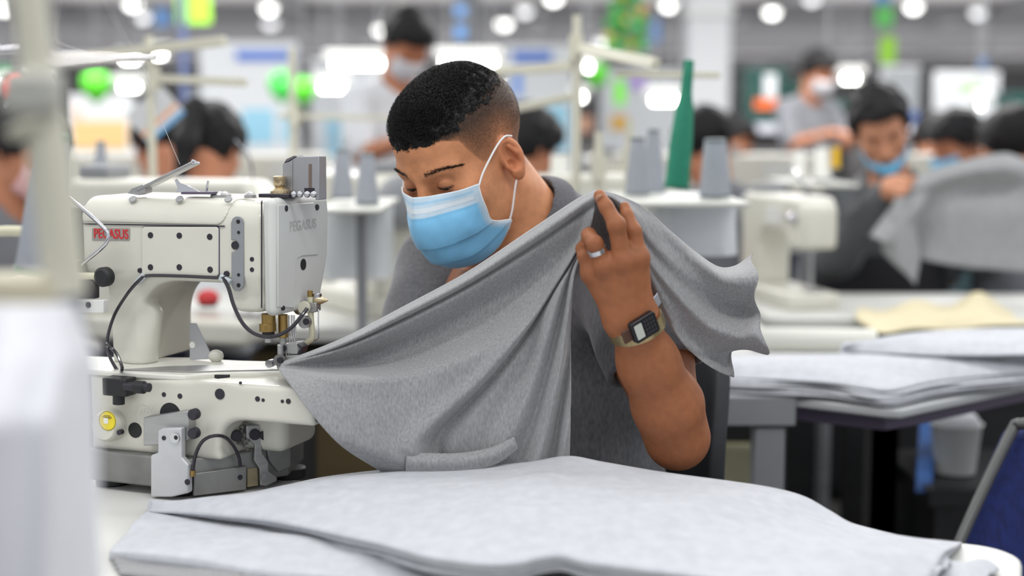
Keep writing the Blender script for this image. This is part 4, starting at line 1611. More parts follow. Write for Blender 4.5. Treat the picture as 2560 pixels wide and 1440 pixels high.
for i in range(5):
    a = 2 * PI * i / 5 + 0.3
    e = np.array([cc[0] + 0.28 * math.cos(a), cc[1] + 0.28 * math.sin(a), 0.06])
    MB().tube([(cc[0], cc[1], 0.10), e], [0.024, 0.016], 8).build('leg', M_BLACK, ch)
    MB().cyl(e + [-0.012, 0, -0.03], e + [0.012, 0, -0.03], 0.03, n=14).build('caster', M_BLACK, ch)

# ================================================================== the grey cloth held between needle and hand
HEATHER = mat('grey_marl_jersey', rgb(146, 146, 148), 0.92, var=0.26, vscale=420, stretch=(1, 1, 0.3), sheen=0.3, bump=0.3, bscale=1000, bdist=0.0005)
HEATHER_L = mat('pale_lit_marl_jersey', rgb(188, 190, 196), 0.95, var=0.10, vscale=60, stretch=(1, 1, 1), sheen=0.2, bump=0.25, bscale=900, bdist=0.0005)  # on the front pile, bright light on the same jersey set into its colour

Lp = [
    [(708, 908, 1.858), (850, 852, 1.868), (1000, 774, 1.87), (1170, 682, 1.865), (1320, 582, 1.845), (1430, 509, 1.815), (1492, 477, 1.788)],
    [(704, 911, 1.853), (850, 862, 1.850), (1005, 788, 1.848), (1175, 699, 1.842), (1326, 602, 1.825), (1433, 530, 1.797), (1489, 492, 1.776)],
    [(702, 914, 1.850), (850, 878, 1.850), (1008, 815, 1.850), (1180, 728, 1.845), (1330, 638, 1.828), (1435, 565, 1.800), (1484, 535, 1.780)],
    [(700, 917, 1.847), (855, 903, 1.872), (1015, 855, 1.880), (1188, 775, 1.875), (1332, 690, 1.850), (1428, 620, 1.815), (1470, 590, 1.792)],
    [(698, 921, 1.843), (858, 925, 1.858), (1022, 898, 1.866), (1195, 830, 1.862), (1332, 750, 1.840), (1415, 675, 1.812), (1450, 640, 1.797)],
    [(698, 926, 1.826), (862, 948, 1.800), (1032, 940, 1.826), (1200, 888, 1.822), (1332, 812, 1.820), (1405, 735, 1.808), (1434, 690, 1.800)],
    [(722, 958, 1.790), (880, 1000, 1.785), (1045, 1010, 1.816), (1205, 975, 1.818), (1322, 912, 1.822), (1392, 852, 1.815), (1428, 800, 1.808)],
    [(775, 1030, 1.768), (920, 1082, 1.78), (1060, 1092, 1.812), (1200, 1075, 1.815), (1312, 1030, 1.820), (1382, 980, 1.818), (1427, 930, 1.812)],
    [(850, 1112, 1.775), (985, 1150, 1.79), (1092, 1160, 1.815), (1212, 1152, 1.815), (1312, 1120, 1.818), (1382, 1090, 1.818), (1425, 1060, 1.814)],
    [(955, 1180, 1.820), (1045, 1215, 1.825), (1135, 1220, 1.820), (1235, 1215, 1.815), (1322, 1205, 1.815), (1387, 1195, 1.815), (1424, 1190, 1.814)]]
NU, NV = 150, 190
G = surf(np.array([[at(*p) for p in r] for r in Lp]), NU, NV)
v = np.linspace(0, 1, NU)[:, None]
u = np.linspace(0, 1, NV)[None, :]


def sstep(a, b, t):
    t = np.clip((t - a) / (b - a), 0, 1)
    return t * t * (3 - 2 * t)


# folds falling from the hand down the right part, and soft drag lines to the needle
ang = (u - 0.50 - 0.42 * (1 - v)) * 30 + 5 * v
amp = 0.013 * sstep(0.55, 0.9, u + 0.25 * v - 0.05) * sstep(0.22, 0.5, v) * (0.5 + 0.5 * v)
dy = amp * np.sin(ang + 1.1 * np.sin(5 * v + 2))
# one deep diagonal crease
lnx = u - (0.97 - 0.62 * sstep(0.28, 0.85, v))
dy = dy + 0.018 * np.exp(-(lnx / 0.030) ** 2) * sstep(0.25, 0.45, v) * (1 - sstep(0.80, 0.97, v))
dy = dy - 0.012 * np.exp(-((lnx + 0.06) / 0.045) ** 2) * sstep(0.25, 0.45, v) * (1 - sstep(0.80, 0.97, v))
dy = dy + 0.004 * vnoise(np.stack([u * 9 + 0 * v, v * 6 + u * 3, 0 * u * v], 2), 31) * sstep(0.03, 0.2, u)
dy = dy + 0.011 * np.exp(-((v - 0.165) / 0.022) ** 2) * sstep(0.02, 0.25, u) - 0.010 * np.exp(-((v - 0.085) / 0.05) ** 2) * sstep(0.02, 0.25, u)
dy = dy - 0.010 * np.exp(-((v - 0.54 + 0.05 * u) / 0.06) ** 2) * sstep(0.02, 0.2, u) * (1 - sstep(0.6, 0.85, u))
G[:, :, 1] += dy
# top edge is rolled over
hem = np.array([G[0] + np.array([0, 0.010, 0.001]), G[0] + np.array([0, 0.016, -0.010]), G[0] + np.array([0, 0.014, -0.03])])
P1 = np.concatenate([hem[::-1], G])
f1 = grid_faces(NU + 3, NV)

Rp = [
    [(1492, 477, 1.788), (1545, 488, 1.795), (1610, 520, 1.815), (1680, 582, 1.845), (1745, 635, 1.865), (1800, 668, 1.875), (1846, 662, 1.895), (1884, 636, 1.900)],
    [(1512, 488, 1.790), (1562, 508, 1.790), (1625, 560, 1.800), (1695, 625, 1.825), (1760, 672, 1.840), (1812, 698, 1.845), (1856, 690, 1.852), (1886, 668, 1.878)],
    [(1530, 500, 1.796), (1575, 535, 1.790), (1635, 605, 1.800), (1708, 675, 1.820), (1772, 720, 1.838), (1824, 742, 1.852), (1866, 738, 1.850), (1890, 722, 1.835)],
    [(1543, 510, 1.798), (1585, 570, 1.796), (1645, 650, 1.815), (1718, 728, 1.842), (1782, 772, 1.862), (1836, 788, 1.870), (1876, 786, 1.868), (1896, 774, 1.862)],
    [(1550, 518, 1.800), (1592, 600, 1.796), (1650, 690, 1.805), (1720, 772, 1.825), (1782, 815, 1.842), (1838, 830, 1.850), (1884, 828, 1.842), (1908, 820, 1.832)],
    [(1556, 526, 1.800), (1598, 625, 1.798), (1652, 722, 1.808), (1718, 806, 1.826), (1778, 848, 1.845), (1836, 858, 1.856), (1886, 866, 1.862), (1914, 882, 1.866)],
    [(1560, 534, 1.802), (1602, 642, 1.806), (1648, 744, 1.822), (1706, 830, 1.842), (1758, 876, 1.856), (1800, 892, 1.866), (1828, 884, 1.870), (1842, 876, 1.872)],
    [(1563, 540, 1.806), (1605, 655, 1.816), (1644, 752, 1.836), (1694, 842, 1.850), (1742, 892, 1.860), (1782, 920, 1.866), (1812, 936, 1.870), (1830, 944, 1.872)]]
NU2, NV2 = 110, 130
G2 = surf(np.array([[at(*p) for p in r] for r in Rp]), NU2, NV2)
v = np.linspace(0, 1, NU2)[:, None]
u = np.linspace(0, 1, NV2)[None, :]
dy = 0.010 * np.sin(v * 13 - u * 5 + 0.6) * sstep(0.1, 0.5, u) + 0.011 * np.sin(v * 24 + 1.0) * sstep(0.80, 1.0, u) + 0.005 * vnoise(np.stack([u * 7 + 0 * v, v * 8 + u * 2, 0 * u * v], 2), 33)
G2[:, :, 1] += dy
G2[:, :, 0] += 0.003 * np.sin(v * 24 + 2.4) * sstep(0.86, 1.0, u)
# inside of the tent: behind the fingers
Ip = [[(1492, 479, 1.790), (1512, 484, 1.793), (1535, 489, 1.797), (1560, 500, 1.803)],
      [(1484, 530, 1.808), (1512, 530, 1.825), (1545, 535, 1.832), (1585, 548, 1.812)],
      [(1470, 590, 1.822), (1510, 590, 1.850), (1555, 595, 1.852), (1602, 610, 1.826)],
      [(1450, 645, 1.825), (1505, 650, 1.862), (1565, 660, 1.866), (1622, 680, 1.835)],
      [(1436, 700, 1.825), (1490, 680, 1.868), (1570, 700, 1.872), (1640, 740, 1.842)]]
NU3, NV3 = 40, 40
G3 = surf(np.array([[at(*p) for p in r] for r in Ip]), NU3, NV3)
n1, n2 = (NU + 3) * NV, NU2 * NV2
VV = np.vstack([P1.reshape(-1, 3), G2.reshape(-1, 3), G3.reshape(-1, 3)])
FF = np.vstack([f1, grid_faces(NU2, NV2) + n1, grid_faces(NU3, NV3) + n1 + n2])
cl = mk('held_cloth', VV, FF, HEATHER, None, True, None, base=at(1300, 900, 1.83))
tag(cl, 'grey jersey cloth stretched from the needle up over the worker\'s fingers', 'cloth')
recalc(cl)
solidify(cl, 0.0011, 0)
# turned-up hem piece at the lower edge
Hp = [[(1016, 1131, 1.800), (1090, 1134, 1.795), (1160, 1132, 1.795), (1230, 1118, 1.800), (1285, 1092, 1.806)],
      [(1015, 1152, 1.790), (1090, 1156, 1.786), (1162, 1152, 1.787), (1235, 1136, 1.792), (1290, 1106, 1.803)],
      [(1014, 1185, 1.795), (1090, 1185, 1.790), (1165, 1180, 1.790), (1240, 1160, 1.796), (1295, 1122, 1.806)]]
Gh = surf(np.array([[at(*p) for p in r] for r in Hp]), 16, 50)
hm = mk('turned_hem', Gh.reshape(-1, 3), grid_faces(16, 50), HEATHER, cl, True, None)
solidify(hm, 0.0015, 0)

# ================================================================== pile of cut pieces on the table
BK = [(378, 1266, .762), (480, 1257, .768), (600, 1238, .775), (720, 1212, .782), (830, 1190, .785), (1000, 1172, .792), (1200, 1165, .800), (1320, 1156, .808), (1420, 1141, .818), (1510, 1156, .812),
      (1650, 1180, .806), (1820, 1203, .802), (1930, 1220, .799), (2010, 1242, .792), (2075, 1278, .780), (2135, 1311, .771), (2250, 1340, .765), (2330, 1350, .762), (2405, 1357, .760)]
FT = [(376, 1272, .764), (470, 1276, .772), (560, 1284, .778), (660, 1294, .782), (760, 1312, .786), (860, 1334, .790), (960, 1356, .794), (1060, 1384, .796), (1150, 1398, .797), (1230, 1404, .798),
      (1300, 1400, .800), (1350, 1388, .804), (1400, 1382, .808), (1460, 1398, .802), (1560, 1412, .800), (1720, 1432, .798), (1900, 1462, .795), (2100, 1490, .785), (2300, 1500, .770)]


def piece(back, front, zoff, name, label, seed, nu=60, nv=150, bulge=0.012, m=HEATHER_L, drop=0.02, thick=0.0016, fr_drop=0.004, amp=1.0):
    b = np.array([on_z(*p) for p in back])
    f = np.array([on_z(*p) for p in front])
    n = max(len(b), len(f))
    b = surf(b[None].repeat(3, 0), 3, nv)[0]
    f = surf(f[None].repeat(3, 0), 3, nv)[0]
    t = np.linspace(0, 1, nu)[:, None, None]
    G = b[None] * (1 - t) + f[None] * t
    r = RNG.normal
    P = G.reshape(-1, 3)
    w = vnoise(P * np.array([5, 8, 1]), seed) * 0.006 + vnoise(P * np.array([16, 22, 1]), seed + 1) * 0.0026 + vnoise(P * np.array([9, 46, 1]), seed + 2) * 0.0014
    G[:, :, 2] += (w.reshape(nu, nv) * amp + bulge * np.sin(PI * t[:, :, 0])) * np.sin(PI * np.clip(t[:, :, 0], 0, 1)) ** 0.5
    # the back falls away to the table, the front edge turns down a little
    bk = [b + np.array([0, 0.004, -0.004]), b + np.array([0, 0.010, -0.012]), b + np.array([0, 0.014, -drop])]
    fk = [f + np.array([0, -0.002, -0.001]), f + np.array([0, -0.0035, -fr_drop])]
    A = np.concatenate([np.array(bk[::-1]), G, np.array(fk)])
    A[:, :, 2] += zoff
    A[:, :, 2] = np.maximum(A[:, :, 2], TZ + 0.0012)
    o = mk(name, A.reshape(-1, 3), grid_faces(nu + 5, nv), m, None, True, None, base=on_z(1300, 1300, TZ))
    tag(o, label, 'cloth', 'cut grey pieces piled on the front table')
    recalc(o)
    solidify(o, thick, 0)
    return o


def shift(row, dx, dyp, dz):
    return [(a + dx, b + dyp, c + dz) for a, b, c in row]


piece(BK, FT, 0, 'fabric_piece', 'topmost brightly lit grey cut piece spread over the front table pile', 41)
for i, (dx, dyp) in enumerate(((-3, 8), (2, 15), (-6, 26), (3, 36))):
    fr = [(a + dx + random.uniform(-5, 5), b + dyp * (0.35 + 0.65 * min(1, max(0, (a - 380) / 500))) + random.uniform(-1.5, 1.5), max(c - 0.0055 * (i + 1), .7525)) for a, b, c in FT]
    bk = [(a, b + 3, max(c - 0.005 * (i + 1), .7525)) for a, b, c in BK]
    piece(bk, fr, 0, 'fabric_piece', ('second', 'third', 'fourth', 'fifth')[i] + ' brightly lit grey cut piece from the top of the front table pile', 41, 60, 150, 0.012, drop=0.012)
# wider piece showing below their edges on the left
B2 = [(372, 1284, .755), (500, 1290, .755), (700, 1310, .755), (900, 1340, .755), (1100, 1370, .755), (1400, 1400, .755), (1700, 1420, .755)]
F2 = [(276, 1386, .757), (345, 1391, .764), (430, 1398, .766), (540, 1414, .764), (640, 1432, .762), (800, 1446, .760), (1000, 1462, .760)]
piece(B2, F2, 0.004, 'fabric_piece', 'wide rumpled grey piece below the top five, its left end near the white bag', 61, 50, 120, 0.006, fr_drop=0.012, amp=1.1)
for i in range(4):
    B3_ = [(368 - 4 * i, 1300 + 3 * i, .7535), (600, 1320, .754), (900, 1340, .754), (1200, 1360, .754)]
    F3 = [(280 + 6 * i, 1404 + 9 * i, .7535), (350, 1410 + 9 * i, .755), (470, 1424 + 9 * i, .756), (600, 1446 + 8 * i, .756)]
    piece(B3_, F3, 0.0046 - 0.0011 * i, 'fabric_piece', ('upper', 'second', 'third', 'lowest')[i] + ' of four thin grey pieces at the bottom left of the front pile', 70 + i, 24, 60, 0.003, m=HEATHER, drop=0.002, fr_drop=0.003, amp=0.5)
# crumpled cut ends at the right end of the pile
for i, (pts, lb) in enumerate(((((2195, 1402), (2262, 1352), (2330, 1366), (2380, 1392), (2330, 1440), (2210, 1440)), 'small curled grey offcut at the right end of the front pile'),
                               (((2330, 1372), (2400, 1372), (2470, 1362), (2500, 1380), (2478, 1400), (2440, 1440), (2330, 1440)), 'ragged grey offcut beside the rounded table corner'))):
    P = np.array([on_z(a, b, TZ + 0.026) for a, b in pts])
    c = P.mean(0)
    V_, F_ = [], []
    n = 48
    ring = surf(np.vstack([P, P[:1]])[None].repeat(3, 0), 3, n + 1)[0][:n]
    m_ = 9
    for k in range(m_ + 1):
        s = k / m_
        for j in range(n):
            p = c + (ring[j] - c) * s
            p = p + np.array([0, 0, 0.008 * (1 - s ** 2) + 0.010 * float(vnoise((p * 42)[None], 80 + i)[0]) * (0.3 + s) - 0.004 - 0.012 * (i == 1)])
            V_.append(p)
    for k in range(m_):
        for j in range(n):
            F_.append((k * n + j, k * n + (j + 1) % n, (k + 1) * n + (j + 1) % n, (k + 1) * n + j))
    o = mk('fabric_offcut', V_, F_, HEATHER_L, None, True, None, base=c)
    tag(o, lb, 'cloth', 'offcuts on the front table')
    recalc(o)
    solidify(o, 0.002, 0)

# ================================================================== blurred things close to the lens on the left
M_POST = mat('cream_stand_pole', rgb(206, 203, 186), 0.45, var=0.05, vscale=10)
M_CONE = mat('grey_thread', rgb(150, 154, 162), 0.8, var=0.12, vscale=60, stretch=(1, 1, 14), bump=0.2, bscale=500)
M_GCAP = mat('green_cone_tip', rgb(34, 104, 84), 0.5)
st = thing('thread_stand', 'cream thread stand pole very close on the left, blurred, with chrome guide rods', 'thread stand', tuple(at(150, 900, 0.92) * [1, 1, 0] + [0, 0, 0.75]))
pt, pb = at(66, -60, 0.92), at(166, 735, 0.92)
MB().cyl(pb, pb * 0.42 + pt * 0.58, 0.0135, n=20).build('lower_pole', M_POST, st)
MB().cyl(pb * 0.42 + pt * 0.58, pt, 0.0108, n=20).build('upper_pole', M_POST, st)
MB().box(at(84, 235, 0.915), (0.034, 0.03, 0.03)).build('clamp', mat('greyish_clamp', rgb(176, 176, 168), 0.5), st, bev=0.006)
MB().cyl(at(84, 300, 0.92), at(96, 330, 0.92), 0.019, n=18).build('joint', M_POST, st, bev=0.003)
MB().cyl(at(126, 152, 0.98), at(384, 144, 1.72), 0.0034, n=12).build('guide_rod', M_CHROME, st)
MB().cyl(at(-30, 126, 1.5), at(48, 122, 1.5), 0.0036, n=12).build('guide_rod', M_CHROME, st)
MB().cyl(at(66, 190, 1.3), at(14, 264, 1.75), 0.0034, n=12).build('guide_rod', M_STEEL, st)
MB().tube([at(246, 150, 1.4), at(248, 144, 1.41), at(250, 150, 1.42)], 0.0016, 8, 4).build('rod_stop', M_CHROME, st)
MB().box(at(62, 722, 0.93), (0.058, 0.05, 0.018)).build('cone_plate', mat('khaki_plate', rgb(176, 170, 148), 0.5), st, bev=0.004)
MB().cyl(at(-60, 690, 1.05), at(150, 690, 1.05), 0.0036, n=12).build('cross_rod', M_BEIGE, st)
MB().cyl(pb + [0, 0, 0.0], np.array([pb[0] + 0.005, pb[1], 0.75]), 0.012, n=16).build('foot_pole', M_GREYP, st)
MB().tube([at(-60, 590, 1.6), at(0, 578, 1.6), (at(60, 578, 1.6))], 0.006, 10, 6).build('bent_rail', M_BEIGE, st)
THREAD = mat('white_thread', rgb(222, 222, 222), 0.7)
for pts, lb in ((((262, -10, 1.3), (290, 55, 1.4), (318, 100, 1.5), (332, 120, 1.6)), 'thin white thread hanging above the chrome rod at top left'),
                (((148, -5, 1.4), (142, 90, 1.5), (156, 110, 1.6), (215, 130, 1.7)), 'thin white thread slanting down to the chrome rod'),
                (((356, 158, 1.8), (372, 205, 1.85), (400, 290, 1.9), (424, 350, 1.92), (450, 411, 1.94)), 'thin white thread running down to the metal lever of the sewing machine')):
    o = MB().tube([at(*p) for p in pts], 0.00035, 5, 8).build('thread', THREAD, None, base=at(*pts[0]))
    tag(o, lb, 'thread', 'loose sewing threads at upper left')


def cone_thing(label, px, pyb, pyt, d, rb, rt, m, tip=None, group='thread cones', lean=0.0):
    b = at(px, pyb, d)
    t = at(px + lean, pyt, d)
    H = t[2] - b[2]
    ax = norm(t - b)
    H = np.linalg.norm(t - b)
    root = thing('thread_cone', label, 'thread cone', tuple(b), group)
    MB().lathe([(rb * 0.9, 0), (rb, H * 0.02), (rb * 0.97, H * 0.06), (rt, H * 0.93), (rt * 0.9, H * 0.95), (rt * 0.6, H * 0.952)], b, ax, 24).build('wound_thread', m, root)
    MB().lathe([(rt * 1.02, H * 0.935), (rt * 1.02, H * 0.985), (rt * 0.8, H), (rt * 0.5, H)], b, ax, 24).build('cone_tip', tip or M_GCAP, root)
    MB().lathe([(rb * 0.95, -0.004), (rb * 1.05, -0.003), (rb * 1.05, 0.001), (rb * 0.9, 0.002)], b, ax, 24).build('cone_foot', tip or M_GCAP, root)
    return root


cone_thing('grey thread cone with dark green tip beside the blurred cream pole', 108, 672, 328, 1.5, 0.0285, 0.0175, M_CONE, lean=26)
# the shelf it stands on
b = at(108, 676, 1.5)
sh = thing('cone_tray', 'cream round cone tray under the grey thread cone on the left', 'tray', (b[0], b[1], 0.75))
MB().cyl((b[0], b[1], b[2] - 0.012), (b[0], b[1], b[2] - 0.005), 0.036, n=28).build('tray_disc', M_POST, sh, bev=0.002)
MB().cyl((b[0], b[1], 0.75), (b[0], b[1], b[2] - 0.011), 0.008, n=14).build('tray_post', M_GREYP, sh)

# white plastic bag hanging on the stand
BAG = mat('white_plastic_film', rgb(226, 226, 232), 0.38, var=0.08, vscale=9, stretch=(3, 3, 0.5), bump=0.3, bscale=14, bdist=0.01)
V_, F_ = [], []
n, m_ = 56, 30
for k in range(m_ + 1):
    s = k / m_
    py = 762 + s * 760
    for j in range(n):
        a = 2 * PI * j / n
        wpx = 150 + 20 * s + 8 * math.sin(5 * a + 3 * s)
        c = at(68 + 12 * s, py, 0.90)
        r1 = (wpx * (0.75 + 0.25 * min(1, s * 6))) / FPX * 0.9
        r2 = (0.012 + 0.045 * min(1, s * 3)) * (1 + 0.12 * math.sin(7 * a + 2 * s))
        V_.append(c + np.array([r1 * math.copysign(abs(math.cos(a)) ** 0.8, math.cos(a)), r2 * math.sin(a), 0]))
for k in range(m_):
    for j in range(n):
        F_.append((k * n + j, k * n + (j + 1) % n, (k + 1) * n + (j + 1) % n, (k + 1) * n + j))
F_.append(tuple(range(n)))
F_.append(tuple(m_ * n + j for j in range(n)))
o = mk('plastic_bag', V_, F_, BAG, None, True, 60, base=at(100, 1500, 0.9))
recalc(o)
tag(o, 'white plastic bag hanging close to the lens at the lower left, blurred', 'bag')

# ================================================================== people, machines and goods behind
def head_fn(P, C, R):
    q = (P - C.astype(np.float32)) @ R.astype(np.float32)
    m = q.copy()
    m[:, 0] = np.abs(m[:, 0])
    return smin(f_face(q), f_ear(m), 0.006), q


def rot_head(yaw, pitch, roll=0.0):
    B = np.array([[1, 0, 0], [0, -1, 0], [0, 0, 1.0]])
    cp, sp = math.cos(pitch), math.sin(pitch)
    cr, sr = math.cos(roll), math.sin(roll)
    cy, sy = math.cos(yaw), math.sin(yaw)
    return np.array([[cy, sy, 0], [-sy, cy, 0], [0, 0, 1]]) @ B @ np.array([[cr, 0, sr], [0, 1, 0], [-sr, 0, cr]]) @ np.array([[1, 0, 0], [0, cp, sp], [0, -sp, cp]])


# ---- second worker, holding a grey piece
H2C = np.array([1.1727, 4.5547, 1.2355])
H2R = np.array([[0.9528, -0.1005, -0.2866], [-0.2222, -0.8738, -0.4324], [0.207, -0.4757, 0.8549]])
SKIN2 = mat('skin_far', rgb(196, 140, 112), 0.55, attr='skin', spec=0.3)
N2 = at(2232, 478, 4.66)
S2a, S2b = at(2098, 520, 4.62), at(2345, 520, 4.70)
E2a = at(2092, 645, 4.40)
W2a = at(2212, 486, 4.22)
E2b, W2b = at(2470, 640, 4.50), at(2560, 470, 4.25)


def f_man2(P):
    d, q = head_fn(P, H2C, H2R)
    d = smin(d, d_cap(P, H2C + H2R @ np.array([0, -0.04, -0.06]), N2, 0.058, 0.064), 0.02)
    # left-of-frame hand, knuckles towards the lens
    hd = d_ell(P, at(2240, 468, 4.16), (0.046, 0.030, 0.034))
    for i, (a, b) in enumerate(((2212, 478), (2228, 486), (2246, 492), (2264, 482))):
        f = d_chain(P, [at(a + 6, b - 26, 4.145), at(a + 4, b - 6, 4.125), at(a - 2, b + 10, 4.14)], [0.0125, 0.0115, 0.010], 0.005)
        hd = smin(hd, f, 0.006)
    hd = smin(hd, d_chain(P, [at(2258, 462, 4.15), at(2276, 452, 4.13), at(2286, 448, 4.14)], [0.013, 0.0115, 0.010], 0.005), 0.008)
    hd = smin(hd, d_cap(P, W2a, at(2236, 470, 4.17), 0.028, 0.03), 0.02)
    hd2 = d_ell(P, W2b, (0.045, 0.035, 0.05))
    d = smin(d, d_chain(P, [N2, S2a, E2a, W2a], [0.05, 0.055, 0.045, 0.027], 0.02), 0.02)
    d = smin(d, d_chain(P, [N2, S2b, E2b, W2b], [0.05, 0.055, 0.045, 0.027], 0.02), 0.02)
    return smin(smin(d, hd, 0.01), hd2, 0.01)


v_, q_ = sdf_mesh(f_man2, H2C + (-0.30, -0.5, -0.5), H2C + (0.62, 0.35, 0.18), 0.006)
man2 = mk('person', v_, q_, SKIN2, None, True, None, base=(1.2, 4.75, 0.0))
tag(man2, 'dark-haired worker in grey sweater, blue mask under chin, spreading a grey piece', 'person')


def paint2(P):
    q = (P - H2C) @ H2R
    C = np.tile(np.array(rgb(200, 142, 112)[:3]), (len(P), 1))
    m = np.abs(q[:, 0])
    for cx, cz, sx, sz, a in ((0.033, 0.0, 0.014, 0.006, 0.65), (0.034, 0.020, 0.019, 0.0045, 0.75), (0.0, -0.070, 0.022, 0.005, 0.45)):
        g = np.exp(-((m - cx) / sx) ** 2 - ((q[:, 2] - cz) / sz) ** 2) * (q[:, 1] > 0.05) * (np.linalg.norm(q, axis=1) < 0.18)
        C = C * (1 - a * g[:, None])
    return C


paint(man2, 'skin', paint2)
HAIR2 = mat('dark_hair_far', rgb(20, 18, 20), 0.6, spec=0.3)


def hair_shape(q, style):
    d0 = f_face(q)
    y, z, x = q[:, 1], q[:, 2], np.abs(q[:, 0])
    lim = np.interp(y, [-0.12, -0.04, 0.0, 0.03, 0.055, 0.075, 0.11], [-0.07, -0.055, -0.01, 0.0, 0.04, 0.052, 0.055])
    n = vnoise(q * 38, 7) * 0.007 + vnoise(q * 90, 8) * 0.003
    if style == 'swept':
        lim = lim + np.clip((y - 0.04) / 0.03, 0, 1) * 0.024
        n = n * 1.3
    d = np.maximum(np.maximum(d0 - 0.020 - n, lim - z + n), -(d0 + 0.012))
    if style == 'long':
        d = smin(d, d_chain(q, [(0, -0.09, 0.04), (0, -0.115, -0.06), (0, -0.12, -0.16), (0, -0.115, -0.30)], [0.06, 0.068, 0.062, 0.035], 0.03), 0.03)
    if style == 'pony':
        d = smin(d, d_chain(q, [(0, -0.10, 0.07), (0, -0.15, 0.06), (0, -0.17, -0.06), (0, -0.155, -0.24)], [0.03, 0.036, 0.034, 0.012], 0.03), 0.02)
    if style == 'bun':
        d = smin(d, d_sph(q, (0, -0.105, 0.085), 0.042), 0.02)
    return d


def f_h2(P):
    q = (P - H2C.astype(np.float32)) @ H2R.astype(np.float32)
    return hair_shape(q, 'swept')


sdf_obj('hair', f_h2, H2C - 0.17, H2C + 0.19, 0.006, HAIR2, man2)
SWEAT = mat('charcoal_sweater', rgb(92, 95, 98), 0.95, var=0.2, vscale=120, sheen=0.2)


def f_sw(P):
    d = d_ell(P, at(2222, 600, 4.70), (0.185, 0.13, 0.26))
    d = smin(d, d_cap(P, N2 + [0, 0.01, -0.03], S2a, 0.062, 0.075), 0.05)
    d = smin(d, d_cap(P, N2 + [0, 0.01, -0.03], S2b, 0.062, 0.075), 0.05)
    d = smin(d, d_chain(P, [S2a, E2a, W2a], [0.078, 0.066, 0.044], 0.02), 0.03)
    d = smin(d, d_chain(P, [S2b, E2b, W2b], [0.078, 0.066, 0.044], 0.02), 0.03)
    d = d + vnoise(P * np.array([16, 16, 16], np.float32), 15) * 0.008
    d = smax(d, -d_cap(P, N2 + [0, 0, 0.0], H2C, 0.066, 0.09), 0.01)
    return d


sdf_obj('sweater', f_sw, np.minimum(E2a, W2a) - (0.12, 0.15, 0.35), S2b + (0.45, 0.25, 0.12), 0.012, SWEAT, man2)
APR = mat('black_apron', rgb(34, 34, 38), 0.9)


def f_ap(P):
    d = d_ell(P, at(2215, 735, 4.70), (0.205, 0.15, 0.26))
    return smin(d, d_box(P, (1.2, 4.72, 0.42), (0.19, 0.12, 0.42), 0.06), 0.05)


sdf_obj('apron', f_ap, np.array([0.9, 4.4, 0.0]), np.array([1.5, 5.0, 1.1]), 0.02, APR, man2)
# mask pulled under the chin
ro = []
for (cx, cy, cz), (ex, ey, ez) in (((0.098, 0, -0.082), (0.070, 0.02, -0.046)), ((0.112, 0, -0.105), (0.072, 0.02, -0.070)), ((0.098, 0, -0.128), (0.068, 0.02, -0.094)), ((0.07, 0, -0.142), (0.058, 0.018, -0.112))):
    ro.append([(-ex, ey, ez), (-ex * 0.72, cx * 0.62, (ez + cz) / 2), (0, cx, cz), (ex * 0.72, cx * 0.62, (ez + cz) / 2), (ex, ey, ez)])
Gm = surf(np.array(ro), 16, 24)
mm = mk('face_mask', H2C + Gm.reshape(-1, 3) @ H2R.T, grid_faces(16, 24), mat('blue_mask_far', rgb(112, 186, 226), 0.8), man2, True, None)
solidify(mm, 0.002, 0)
Cp = [[(2296, 440, 4.14), (2350, 418, 4.10), (2420, 400, 4.08), (2500, 384, 4.10), (2545, 392, 4.14), (2620, 430, 4.2)],
      [(2280, 470, 4.10), (2345, 450, 4.07), (2420, 432, 4.04), (2500, 420, 4.04), (2560, 425, 4.06), (2630, 460, 4.2)],
      [(2262, 492, 4.10), (2330, 480, 4.09), (2420, 470, 4.08), (2500, 468, 4.08), (2570, 475, 4.08), (2640, 500, 4.2)],
      [(2235, 520, 4.08), (2318, 530, 4.09), (2410, 530, 4.06), (2500, 530, 4.05), (2575, 535, 4.06), (2650, 540, 4.2)],
      [(2200, 560, 4.06), (2300, 590, 4.10), (2400, 600, 4.06), (2500, 605, 4.05), (2580, 610, 4.06), (2660, 610, 4.2)],
      [(2175, 590, 4.05), (2280, 640, 4.10), (2390, 665, 4.06), (2500, 675, 4.05), (2580, 680, 4.06), (2660, 680, 4.2)]]
Gk = surf(np.array([[at(*p) for p in r] for r in Cp]), 50, 70)
u = np.linspace(0, 1, 70)[None, :]
v = np.linspace(0, 1, 50)[:, None]
Gk[:, :, 1] += 0.03 * np.sin(u * 26 + 3 * v) * np.exp(-(u / 0.28) ** 2) * sstep(0.25, 0.6, v)
o = mk('held_cloth', Gk.reshape(-1, 3), grid_faces(50, 70), mat('grey_jersey_far', rgb(150, 151, 153), 0.95, var=0.1, vscale=40), None, True, None, base=at(2400, 600, 4.1))
tag(o, 'grey jersey piece held up by the worker in the grey sweater', 'cloth')
solidify(o, 0.003, 0)
Ck = [[(2240, 492, 4.09), (2262, 496, 4.07), (2284, 492, 4.09)], [(2215, 560, 4.08), (2250, 575, 4.05), (2290, 580, 4.08)], [(2205, 620, 4.08), (2252, 650, 4.05), (2300, 640, 4.08)], [(2225, 650, 4.08), (2270, 690, 4.06), (2288, 712, 4.07)]]
Gk = surf(np.array([[at(*p) for p in r] for r in Ck]), 30, 24)
hk = mk('hanging_corner', Gk.reshape(-1, 3), grid_faces(30, 24), MATS['grey_jersey_far'], o, True, None)
solidify(hk, 0.003, 0)

# ---- generic workers: one seated and one standing figure, rebuilt for each place
_cache = {}


